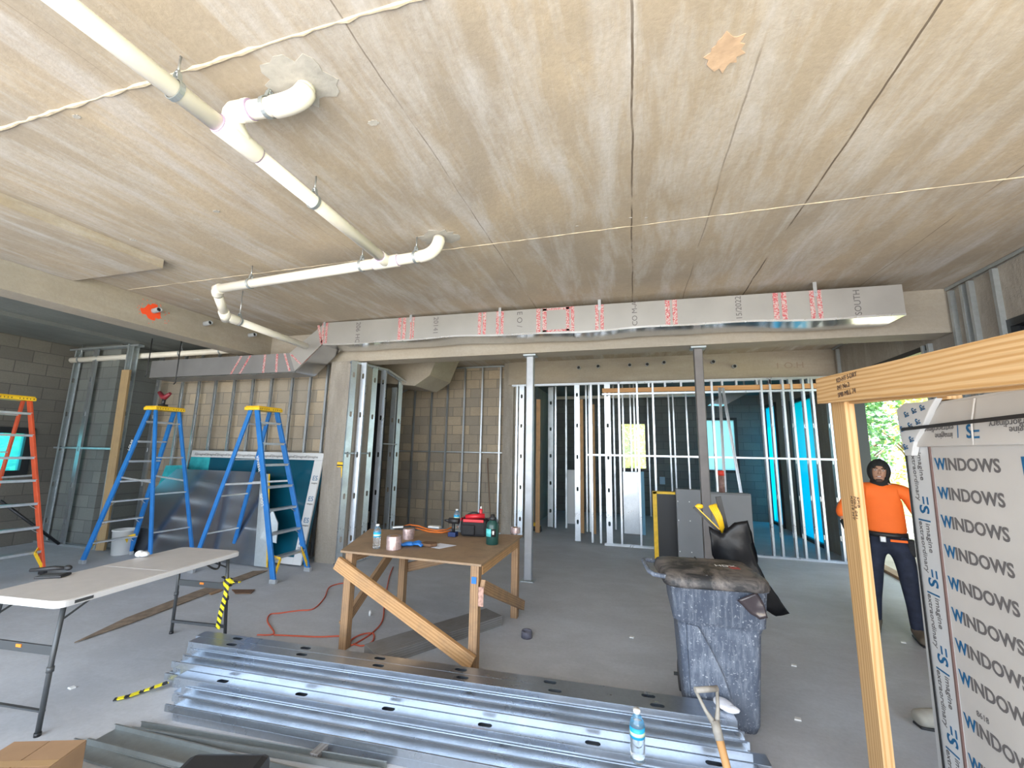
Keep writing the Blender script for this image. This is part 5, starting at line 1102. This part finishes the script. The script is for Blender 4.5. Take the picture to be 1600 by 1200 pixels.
B = [(1106,822),(1128,836),(1150,818),(1170,812),(1180,850),(1182,880),(1200,910),(1232,958),(1212,963),(1186,948),(1175,925),(1150,905),(1120,892)]
poly = [tuple(AY(px,py,3.70)) for px,py in B]
cloth(poly[::-1], .22, 'bin_liner', M_BAGPL, 'full black plastic sack slumped behind and down the right side of the bin', 'sack', 3, .02)
poly = [tuple(AY(px,py,2.97)) for px,py in [(1150,938),(1182,925),(1192,940),(1200,962),(1187,966),(1172,958)]]
cloth(poly[::-1], .07, 'plastic_bag', plain('clear_dark_plastic', (.05,.04,.045), .15), 'small crumpled dark plastic bag caught under the right edge of the bin lid', 'bag', 5, .012)
# yellow folding sign and dark battens sticking out of the sack
q = [AY(px,py,3.80) for px,py in [(1108,790),(1120,787),(1131,822),(1128,832)]]
m = MB(); m.prism(q, (0,.03,0)); ys = m.obj('yellow_strap_bundle', M_YEL, bevel=.004); tag(ys, 'bundle of yellow straps sticking out of the black sack', 'strap bundle')
for k in range(4):
    a_ = q[0]*(1-k/4)+q[1]*(k/4)+Vector((0,-.012,0)); b_ = q[3]*(1-k/4)+q[2]*(k/4)+Vector((0,-.012,0)); m = MB(); m.tube([a_, (a_+b_)/2+Vector((.01,-.01,0)), b_], .009, 8); m.obj('strap', M_YEL, ys)
m = MB(); m.bar(AY(1122,776,3.86), AY(1135,832,3.86), .04, .03, (0,1,0)); tag(m.obj('dark_batten', M_BLACK), 'black batten standing upright behind the yellow straps in the sack', 'batten')
m = MB(); m.bar(AY(1085,792,3.82), AY(1126,832,3.82), .03, .02, (0,1,0)); o = m.obj('dark_batten', M_BLACK); tag(o, 'dark batten with yellow edge leaning left out of the sack', 'batten')
m = MB(); m.bar(AY(1086,790,3.80), AY(1127,830,3.80), .008, .008, (0,1,0)); m.obj('yellow_edge', M_YEL, o); m = MB(); m.ell(AY(1093,791,3.80), .03,.02,.02); m.obj('yellow_end', M_YEL, o)
# panels leaning on the post
YQ = 6.9
def panelq(px0, px1, pt, y, th, name, mat, label, cat, bev=.004):
    a_ = AY(px0, pt, y); b_ = AY(px1, pt, y); m = MB(); m.box(a_.x, b_.x, y, y+th, .001, a_.z); return tag(m.obj(name, mat, bevel=bev), label, cat), a_, b_
o, a_, b_ = panelq(1020, 1066, 768, 7.0, .10, 'framed_panel', M_BLACK, 'black panel with a yellow frame standing left of the grey cabinet door', 'panel')
m = MB(); m.box(a_.x-.004, a_.x+.055, 6.985, 7.11, .0, a_.z); m.box(a_.x, b_.x, 6.985, 7.11, a_.z-.03, a_.z+.004); m.obj('yellow_frame', M_YEL, o)
o, a_, b_ = panelq(1056, 1101, 764, 6.80, .12, 'cabinet', M_GREYP, 'narrow grey metal cabinet left of the brown grey post', 'cabinet')
for kx in (.05, .45): 
    for kz in (.25,.62,.85): m = MB(); m.lathe([(.008,0),(.008,.006)], (a_.x+kx*(b_.x-a_.x), 6.80, a_.z*kz), 8, (0,-1,0)); m.obj('screw', M_WHITE, o)
o, a_, b_ = panelq(1101, 1173, 769, 6.75, .16, 'cabinet', M_GREYP, 'wide grey metal cabinet right of the brown grey post', 'cabinet')
m = MB(); m.lathe([(.022,0),(.022,.008),(.01,.02)], (a_.x+.09, 6.75, a_.z-.24), 12, (0,-1,0)); m.obj('knob', M_WHITE, o); m = MB(); m.box(a_.x+.01,b_.x-.01,6.744,6.75,a_.z-.02,a_.z-.012); m.obj('door_gap', M_DKGREY, o)
c_ = AY(1128, 766, 6.83); t = thing('sealant_tube', 'brown sealant tube with red cap standing on the wide grey cabinet', 'tube', (c_.x, 6.83, a_.z)); m = MB(); m.lathe([(0,.001),(.042,.001),(.042,.24),(0,.24)], (0,0,0), 18); m.obj('barrel', plain('brown_label', (.24,.14,.12), .5, 0, .4, 25), t, local=True); m = MB(); m.lathe([(0,.24),(.045,.24),(.043,.31),(0,.31)], (0,0,0), 18); m.obj('cap', plain('bright_red', (.75,.05,.03), .4), t, local=True)
# broom and long stick
q = F(843, 822); t = thing('push_broom', 'push broom with black bristles and yellow block standing in the rear doorway', 'broom', (q.x, q.y-.6, 0)); q = PM[t].translation
m = MB(); m.box(-.17,.17,-.035,.035,0,.10); m.obj('bristles', M_BLACK, t, local=True, bevel=.006); m = MB(); m.prism([(-.15,-.03,.10),(.15,-.03,.10),(.08,-.03,.14),(.02,-.03,.17),(-.02,-.03,.17),(-.08,-.03,.14)], (0,.06,0)); m.obj('block', M_YEL, t, local=True); m = MB(); m.tube([(0,0,.15),(-.05,.10,1.2)], .013, 10); m.obj('handle', M_WOODB, t, local=True)
t_, b_ = AY(762,718,8.44), AY(768,822,8.30); m = MB(); m.tube([(b_.x,b_.y,.01), (t_.x,t_.y,t_.z-.05)], .014, 10); m.tube([(t_.x,t_.y,t_.z-.05),(t_.x,t_.y,t_.z+.03)], .018, 10); tag(m.obj('long_stick', plain('brown_handle', (.20,.13,.09), .6)), 'thin brown stick leaning on the rear block wall', 'stick')

def logo(size, org_, right, up, mat, parent, sx=1.0):
    right = Vector(right).normalized(); up = Vector(up).normalized(); nn = right.cross(up); org_ = Vector(org_)
    m = MB()
    for z_ in (.30, .62):
        m.prism([org_+right*size*.02*sx+up*size*z_, org_+right*size*.40*sx+up*size*z_, org_+right*size*.40*sx+up*size*(z_+.105), org_+right*size*.02*sx+up*size*(z_+.105)], nn*.001)
    m.obj('printed_bars', mat, parent); txt('S', size, org_+right*size*.44*sx, right, up, mat, 'printed_letter', parent, offset=size*.018, sx=sx)
# ------------------------------------------------------------------ timber rack and wrapped window crate at the right
rk = thing('timber_rack', 'new yellow pine rack of upright post and sloping rail at the right foreground', 'rack', (1.07, 2.62, 0))
m = MB(); m.bar((1.098, 2.665, 0), (1.098, 2.665, 1.985), .15, .046, (1,0,0)); m.obj('post', M_WOOD, rk, bevel=.003)
m = MB(); m.bar((1.042, 2.775, 2.055), (1.055, .25, 1.875), .038, .145); m.obj('rail', M_WOOD, rk, bevel=.003)
m = MB(); m.bar((1.115, 2.66, 2.03), (1.13, .25, 1.86), .038, .13); m.obj('rail', M_WOOD, rk, bevel=.003)
m = MB(); m.box(1.0635,1.21, 2.735, 2.775, 1.99, 2.135); m.obj('end_block', M_WOOD, rk, bevel=.003)
m = MB(); m.bar((1.075, .35, 0), (1.075, .35, 1.80), .13, .036, (1,0,0)); m.obj('post', M_WOOD, rk, bevel=.003)
M_STAMP = plain('stamp_ink', (.10,.06,.04), .8)
p = AX(1327, 606, 1.02); xx = 1.0225
for i, s_ in enumerate(('KD-HT S-DRY', '041 No.2', 'SPIB MILL 74')): txt(s_, .034, (xx, p.y+.13, p.z+.045-.038*i), (0,-1,0), (0,0,1), M_STAMP, 'stamp', rk)
p = AX(1333, 772, 1.073)
for i, s_ in enumerate(('KD19 HT', 'No.2 041', 'SPIB')): txt(s_, .030, (1.0742, p.y+.012-.033*i+.02, p.z-.01), (0,0,-1), (0,-1,0), M_STAMP, 'stamp', rk)
XC = 1.45
cr = thing('window_crate', 'tall grey wrapped window crate printed WINDOWS standing at the right edge', 'crate', (1.6, 1.5, 0))
m = MB(); m.prism([(XC,.2,.12),(XC,2.89,.12),(XC,2.83,1.76),(XC,.2,1.76)],(.30,0,0)); m.obj('board_face', M_CRATE, cr, bevel=.01)
m = MB(); m.prism([(XC-.012,2.70,.10),(XC-.012,2.905,.10),(XC-.012,2.84,1.80),(XC-.012,2.635,1.80)],(.0115,0,0)); m.prism([(XC-.0,2.895,.10),(XC-.0,2.905,.10),(XC-.0,2.842,1.80),(XC-.0,2.832,1.80)],(.30,0,0)); m.obj('edge_protector', M_CRATEL, cr, bevel=.004)
m = MB(); m.bar((XC-.012, 2.700, .10), (XC-.012, 2.635, 1.75), .010, .008, (1,0,0)); m.obj('seam_tape', M_TAPE, cr)
for y_ in (.5, 2.5):
    m = MB(); m.box(XC-.05, XC+.40, y_-.05, y_+.05, .0, .115); m.obj('skid', M_WOODO, cr)
# folded top flap
m = MB(); m.prism([(XC-.03,2.84,1.742),(XC-.03,.2,1.742),(XC-.012,.2,1.95),(XC-.012,2.62,1.95),(XC-.016,2.74,1.90)], (.04,0,0)); m.obj('top_flap', M_CRATE, cr, bevel=.006)
m = MB(); m.prism([(XC-.010,2.62,1.945),(XC-.01,.2,1.945),(XC+.32,.2,1.99),(XC+.32,2.60,1.99)], (0,0,.012)); m.obj('top_board', M_CRATE, cr, bevel=.003)
for y_ in (2.30, 2.02):
    m = MB(); m.tube([(XC-.033,y_+.01,1.745),(XC-.034,y_,1.84),(XC-.022,y_-.02,1.945)], .004, 6); m.obj('crease', M_CRATE, cr)
# printed plastic wrap at the corner
bmv = [tuple(AX(px,py,XC-.045)) for px,py in [(1400,640),(1412,630),(1440,628),(1462,622),(1452,640),(1440,668),(1428,690),(1424,712),(1414,712),(1406,680)]]
m = MB(); m.prism(bmv, (.03,.0,0)); wr = m.obj('corner_wrap', M_CRATEL, cr, bevel=.004)
for px, py in [(1443,630),(1430,635),(1418,641),(1436,652),(1424,658),(1412,664),(1426,680),(1417,692)]:
    p = AX(px, py, XC-.047); logo(.042, p, (0,.75,-.2), (0,-.2,-.75), M_INKBLUE, cr); txt('imag', .018, p+Vector((0,0,-.02)), (0,.75,-.2), (0,-.25,-.95), M_INKGREY, 'print', cr, thick=.0004)
# printing
zt_ = [AX(x_, y_, XC).z for x_, y_ in ((1461,733),(1465,777.6),(1469.5,821.5),(1475,867.6),(1481,917),(1485,965),(1492,1014),(1501,1065),(1509,1133),(1517,1198))]
sy_ = lambda z: 2.635+.065*(1.75-z)/1.65
for i, z_ in enumerate(zt_+[zt_[-1]-.14, zt_[-1]-.28]):
    y0_ = sy_(z_)-.012; txt('W', .079, (XC-.001, y0_, z_), (0,-1,0), (0,0,1), M_INKBLUE, 'printed_letter', cr, offset=.0018, sx=.85); txt('INDOWS', .079, (XC-.001, y0_-.068, z_), (0,-1,0), (0,0,1), M_INKGREY, 'printed_word', cr, offset=.0018)
    (txt('ES', .10, (XC-.001, y0_-.49, z_-.005), (0,-1,0), (0,0,1), M_INKBLUE, 'printed_letter', cr, offset=.002) if i % 3 == 0 else None); txt('WINDOWS', .084, (XC-.001, y0_-.85, z_), (0,-1,0), (0,0,1), M_INKGREY, 'printed_word', cr, offset=.0022)
    if z_ < .2: break
txt('8618', .035, (XC-.001, AX(1527,1118,XC).y, AX(1527,1118,XC).z), (0,-1,0), (0,0,1), M_INKGREY, 'printed_word', cr)
fx_ = XC-.0455+.013
for k in range(6):
    z_ = 1.715-k*.36
    txt('imagine', .048, (XC-.0128, 2.735+.03*k/5, z_+.0), (0,0,-1), (0,-1,0), M_INKGREY, 'printed_word', cr); txt('extraordinary', .046, (XC-.0128, 2.785+.04*k/5, z_+.005), (0,0,-1), (0,-1,0), M_INKGREY, 'printed_word', cr)
    if z_-.36 > -.1: logo(.10, (XC-.0128, 2.77+.04*k/5, z_-.225), (0,0,-1), (0,-1,0), M_INKBLUE, cr); txt('|', .10, (XC-.0128, 2.77+.04*k/5, z_-.335), (0,0,-1), (0,-1,0), M_INKBLUE, 'printed_bar', cr)
p = AX(1526, 664, XC-.03)
def flap(s_, size, px, py, mat, **k): 
    p = AX(px, py, XC-.031); txt(s_, size, (XC-.0305+max(0,(p.z-1.742))*.09-.002, p.y, p.z), (0,1,0), (-.0865,0,-1), mat, 'printed_word', cr, **k)
p = AX(1527, 662, XC-.031); logo(.085, (XC-.0325+max(0,(p.z-1.742))*.0865, p.y-.0, p.z), (0,1,0), (-.0865,0,-1), M_INKBLUE, cr); m = MB(); p = AX(1492, 660, XC-.032); m.bar((XC-.0325+(p.z-1.742)*.0865,p.y,p.z), (XC-.0325+(p.z-.07-1.742)*.0865,p.y,p.z-.07), .004, .001, (1,0,0)); m.obj('printed_bar', M_INKBLUE, cr); flap('imagine', .040, 1487, 676, M_INKGREY); flap('extraordinary', .040, 1487, 664, M_INKGREY)
flap('imagine', .040, 1618, 664, M_INKGREY); flap('extraordinary', .040, 1618, 652, M_INKGREY)
m = MB(); m.bar(AX(1409,671,XC-.05), AX(1600,645,XC-.05)+Vector((0,-.8,.0)), .004, .016); m.obj('strap', M_BLACK, cr)
m = MB(); m.bar((XC-.020, 2.815, 1.90), (XC-.020, 2.845, .08), .012, .004, (1,0,0)); m.obj('strap', M_BLACK, cr)
m = MB(); p = AX(1463, 610, 1.42); m.box(1.44,1.50,p.y-.03,p.y+.04,1.963,2.01); tag(m.obj('wood_block', M_WOOD, bevel=.002), 'small pine block on top of the window crate under the rail', 'wood block')
m = MB(); m.box(1.46,1.6,2.62,2.86,1.80,1.92); m.obj('foam_packing', M_GREYP, cr)

# ------------------------------------------------------------------ the worker
def skin(name, nodes, edges, mat, parent, sub=2, smooth=True):
    bm = bmesh.new(); vs = [bm.verts.new(n_[0]) for n_ in nodes]
    for a_, b_ in edges: bm.edges.new((vs[a_], vs[b_]))
    me = bpy.data.meshes.new(name); bm.to_mesh(me); bm.free()
    o = bpy.data.objects.new(name, me); C.objects.link(o)
    md = o.modifiers.new('skin', 'SKIN'); md.use_smooth_shade = True
    for i, n_ in enumerate(nodes):
        r = n_[1]; me.skin_vertices[0].data[i].radius = r if isinstance(r, tuple) else (r, r)
    me.skin_vertices[0].data[0].use_root = True
    if sub: s_ = o.modifiers.new('sub', 'SUBSURF'); s_.levels = sub; s_.render_levels = sub
    bpy.context.view_layer.update()
    m2 = bpy.data.meshes.new_from_object(o.evaluated_get(bpy.context.evaluated_depsgraph_get())); bpy.data.objects.remove(o)
    for p in m2.polygons: p.use_smooth = True
    m2.materials.clear(); return link_mesh(name, m2, mat, parent, local=True)
WX, WY = 2.43, 5.28
pr_ = thing('person', 'worker in bright orange shirt, black hood, dark jeans and tool belt by the doorway', 'person', (WX, WY, 0), math.radians(-22))
# local axes: faces -Y ; +X is image right
hipz, shz = .90, 1.38
SL, SR = (-.20,.02,shz), (.20,.0,shz)
EL, HL = (-.345,.03,1.14), (-.30,-.05,.94)
ER, HR = (.305,.05,1.12), (.285,-.05,.86)
FLt, FRt = (-.16,.05,.09), (.15,-.06,.09)
KL, KR = (-.13,-.02,.50), (.125,-.07,.50)
body = [((0,.03,.93),(.08,.05)), ((0,.02,1.12),(.13,.09)), ((0,.02,1.30),(.15,.095)), ((0,.02,1.41),(.10,.075)), ((0,.01,1.47),.052), ((0,0,1.53),.055),
        (SL,.058),(EL,.042),(HL,.030),(SR,.058),(ER,.042),(HR,.030),
        ((-.085,.03,.84),.062),(KL,.050),(FLt,.032),((.085,.02,.84),.062),(KR,.050),(FRt,.032), ((-.17,-.08,.045),.035), ((.17,-.18,.045),.035)]
be = [(0,1),(1,2),(2,3),(3,4),(4,5),(3,6),(6,7),(7,8),(3,9),(9,10),(10,11),(0,12),(12,13),(13,14),(0,15),(15,16),(16,17),(14,18),(17,19)]
skin('body', body, be, M_SKIN, pr_)
# clothes a little larger than the body
skin('shirt', [((0,.02,.945),(.185,.130)), ((0,.02,1.0),(.180,.126)), ((0,.02,1.12),(.180,.122)), ((0,.02,1.29),(.190,.124)), ((0,.02,1.40),(.125,.092)), (SL,.080), ((-.30,.03,1.22),.072), (EL,.068), ((-.33,-.01,1.08),.062), (SR,.080), ((.250,.03,1.24),.074), (ER,.068), ((.300,.03,1.05),.060)],
     [(0,1),(1,2),(2,3),(3,4),(4,5),(5,6),(6,7),(7,8),(4,9),(9,10),(10,11),(11,12)], M_SHIRT, pr_)
skin('trousers', [((0,.02,1.03),(.155,.108)), ((0,.02,.945),(.172,.122)), ((-.095,.02,.84),.108), ((-.125,.0,.66),.090), (KL,.075), ((-.15,.02,.30),.064), ((-.165,.05,.05),.058), ((.095,.01,.84),.108), ((.125,-.03,.66),.090), (KR,.075), ((.14,-.07,.30),.064), ((.15,-.06,.05),.060)],
     [(0,1),(1,2),(2,3),(3,4),(4,5),(5,6),(1,7),(7,8),(8,9),(9,10),(10,11)], M_JEANS, pr_)
for (fx2, fy2, dx) in ((-.165,.05,-.02), (.15,-.06,.03)):
    skin('boot', [((fx2,fy2,.13),.066), ((fx2,fy2+.01,.060),.066), ((fx2+dx*.5,fy2-.08,.052),(.058,.052)), ((fx2+dx,fy2-.17,.046),(.060,.046)), ((fx2+dx,fy2-.225,.040),(.046,.038))], [(0,1),(1,2),(2,3),(3,4)], M_BOOT, pr_)
    m = MB(); m.prism([(fx2-.05,fy2+.06,0),(fx2+.05,fy2+.06,0),(fx2+dx+.052,fy2-.15,0),(fx2+dx+.03,fy2-.235,0),(fx2+dx-.03,fy2-.235,0),(fx2+dx-.052,fy2-.15,0)], (0,0,.018)); m.obj('boot_sole', M_BLACK, pr_, local=True, bevel=.004)
# head
tilt = Matrix.Rotation(math.radians(6), 3, 'Y'); hc = Vector((0,-.015,1.585))
m = MB(); m.ell(hc, .076,.094,.112, 24, 18, tilt); m.ell(hc+tilt @ Vector((0,-.02,-.06)), .055,.066,.055, 18, 12, tilt); m.obj('head', M_SKIN, pr_, local=True)
m = MB(); m.tube([hc+tilt @ Vector((0,-.090,.022)), hc+tilt @ Vector((0,-.104,-.008)), hc+tilt @ Vector((0,-.100,-.022))], [.008,.012,.013], 10); m.ell(hc+tilt @ Vector((0,-.098,-.022)), .017,.012,.009); m.obj('nose', M_SKIN, pr_, local=True)
for s_ in (-1,1):
    m = MB(); m.ell(hc+tilt @ Vector((s_*.030,-.083,.014)), .012,.008,.006); e_ = m.obj('eye', M_WHITE, pr_, local=True); m = MB(); m.ell(hc+tilt @ Vector((s_*.030,-.0895,.014)), .005,.003,.005, 10, 6); m.obj('iris', M_BLACK, e_, local=True)
    m = MB(); m.tube([hc+tilt @ Vector((s_*.045,-.079,.030)), hc+tilt @ Vector((s_*.030,-.090,.036)), hc+tilt @ Vector((s_*.014,-.092,.031))], [.003,.005,.004], 6); m.obj('eyebrow', M_HOOD, pr_, local=True)
    m = MB(); m.ell(hc+tilt @ Vector((s_*.078,.005,.0)), .010,.02,.03); m.obj('ear', M_SKIN, pr_, local=True)
m = MB(); m.ell(hc+tilt @ Vector((0,-.084,-.052)), .024,.010,.009, 14, 8); mo = m.obj('mouth', plain('lips', (.30,.10,.08), .5), pr_, local=True); m = MB(); m.ell(hc+tilt @ Vector((0,-.0925,-.050)), .017,.004,.0045, 12, 6); m.obj('teeth', M_WHITE, mo, local=True)
m = MB(); m.ell(hc+tilt @ Vector((0,-.075,-.092)), .030,.018,.020, 14, 8); m.obj('beard', plain('short_beard', (.07,.045,.035), .9), pr_, local=True)
# hood: shell with an oval face opening
bm = bmesh.new(); bmesh.ops.create_uvsphere(bm, u_segments=36, v_segments=26, radius=1.0)
for v in bm.verts: v.co = Vector((v.co.x*.097, v.co.y*.112+.006, v.co.z*.132))
dl = [f for f in bm.faces if (f.calc_center_median().y < -.01) and ((f.calc_center_median().x/.066)**2+((f.calc_center_median().z+.022)/.085)**2 < 1)]
bmesh.ops.delete(bm, geom=dl, context='FACES')
for v in bm.verts: v.co = hc+tilt @ v.co
me = bpy.data.meshes.new('hood'); bm.to_mesh(me); bm.free()
for p in me.polygons: p.use_smooth = True
o = link_mesh('hood', me, M_HOOD, pr_, local=True); md = o.modifiers.new('solid','SOLIDIFY'); md.thickness = .008
m = MB(); m.tube([(0,.02,1.40),(0,.015,1.44),(0,.0,1.50),(0,-.005,1.54)], [.105,.088,.078,.082], 22); m.obj('hood_collar', M_HOOD, pr_, local=True)
# belt and pouches
m = MB(); m.tube([(0,.02,.925),(0,.02,.975)], 1, 24)
for v in m.v: v.x *= .172; v.y = .02+(v.y-.02)*.128
m.obj('tool_belt', M_BLACK, pr_, local=True)
m = MB(); m.box(-.25,-.13,-.09,.02,.72,.93); m.obj('pouch', M_DKBAG, pr_, local=True, bevel=.02); m = MB(); m.box(.14,.215,-.07,.03,.76,.92); m.obj('pouch', M_DKBAG, pr_, local=True, bevel=.02)
m = MB(); m.box(-.06,-.01,-.125,-.105,.88,.94); m.obj('tape_measure', M_ALU, pr_, local=True, bevel=.008); m = MB(); m.bar((.02,-.118,.905),(.15,-.10,.905),.012,.022); m.obj('orange_tool', M_SHIRT, pr_, local=True)
# gloved hands and forearms
def hand(w, dirn, side_):
    w = Vector(w); d = Vector(dirn).normalized(); s_ = Vector((0,1,0)); s_ = (s_-d*s_.dot(d)).normalized(); n_ = d.cross(s_)*side_
    nodes = [(w-d*.05,.034),(w,.030),(w+d*.045,(.040,.022)),(w+d*.085,(.042,.020))]; skin('glove', nodes, [(0,1),(1,2),(2,3)], M_HOOD, pr_)
    for k in range(4):
        o_ = (k-1.5)*.021; L = (.062,.074,.070,.055)[k]; b0 = w+d*.078+s_*o_
        skin('finger', [(b0,.0098),(b0+d*L*.45-n_*.006,.0092),(b0+d*L*.8-n_*.022,.0085),(b0+d*L*.95-n_*.038,.0078)], [(0,1),(1,2),(2,3)], M_HOOD, pr_, 1)
    b0 = w+d*.03-s_*.036; skin('thumb', [(b0,.012),(b0+d*.03-s_*.022-n_*.008,.011),(b0+d*.058-s_*.026-n_*.020,.0095)], [(0,1),(1,2)], M_HOOD, pr_, 1)
skin('sleeve', [((-.333,-.0,1.07),.045),((-.315,-.03,.99),.040),(HL,.036)], [(0,1),(1,2)], M_HOOD, pr_)
skin('sleeve', [((.300,.03,1.05),.045),((.290,.0,.96),.040),(HR,.036)], [(0,1),(1,2)], M_HOOD, pr_)
hand(HL, (.10,-.10,-1), -1); hand(HR, (.05,-.12,-1), 1)
pr_.scale = (.98,.98,.975)
# second worker's boot just showing behind the crate
q = F(1459, 1143); t = thing('work_boot', 'toe of a dusty pale boot showing at the left edge of the window crate', 'boot', (q.x+.13, q.y+.06, 0), math.radians(90+8))
bt_ = plain('pale_dusty_boot', (.33,.31,.27), .85, 0, .15, 14)
skin('upper', [((0,-.02,.15),.068), ((0,-.01,.065),.068), ((0,.07,.058),(.062,.056)), ((0,.16,.052),(.064,.052)), ((0,.215,.046),(.052,.044))], [(0,1),(1,2),(2,3),(3,4)], bt_, t)
m = MB(); m.prism([(-.04,-.06,0),(.04,-.06,0),(.048,.14,0),(.035,.20,0),(-.035,.20,0),(-.048,.14,0)], (0,0,.014)); m.obj('sole', M_BLACK, t, local=True, bevel=.003)
# plank lying outside behind the worker's legs
m = MB(); a_, b_ = F(1372,903), F(1440,940); m.bar(a_+Vector((.4,1.1,.02)), b_+Vector((.3,.6,.02)), .14, .038); tag(m.obj('plank', M_WOODO), 'pine plank on the floor behind the worker', 'plank')
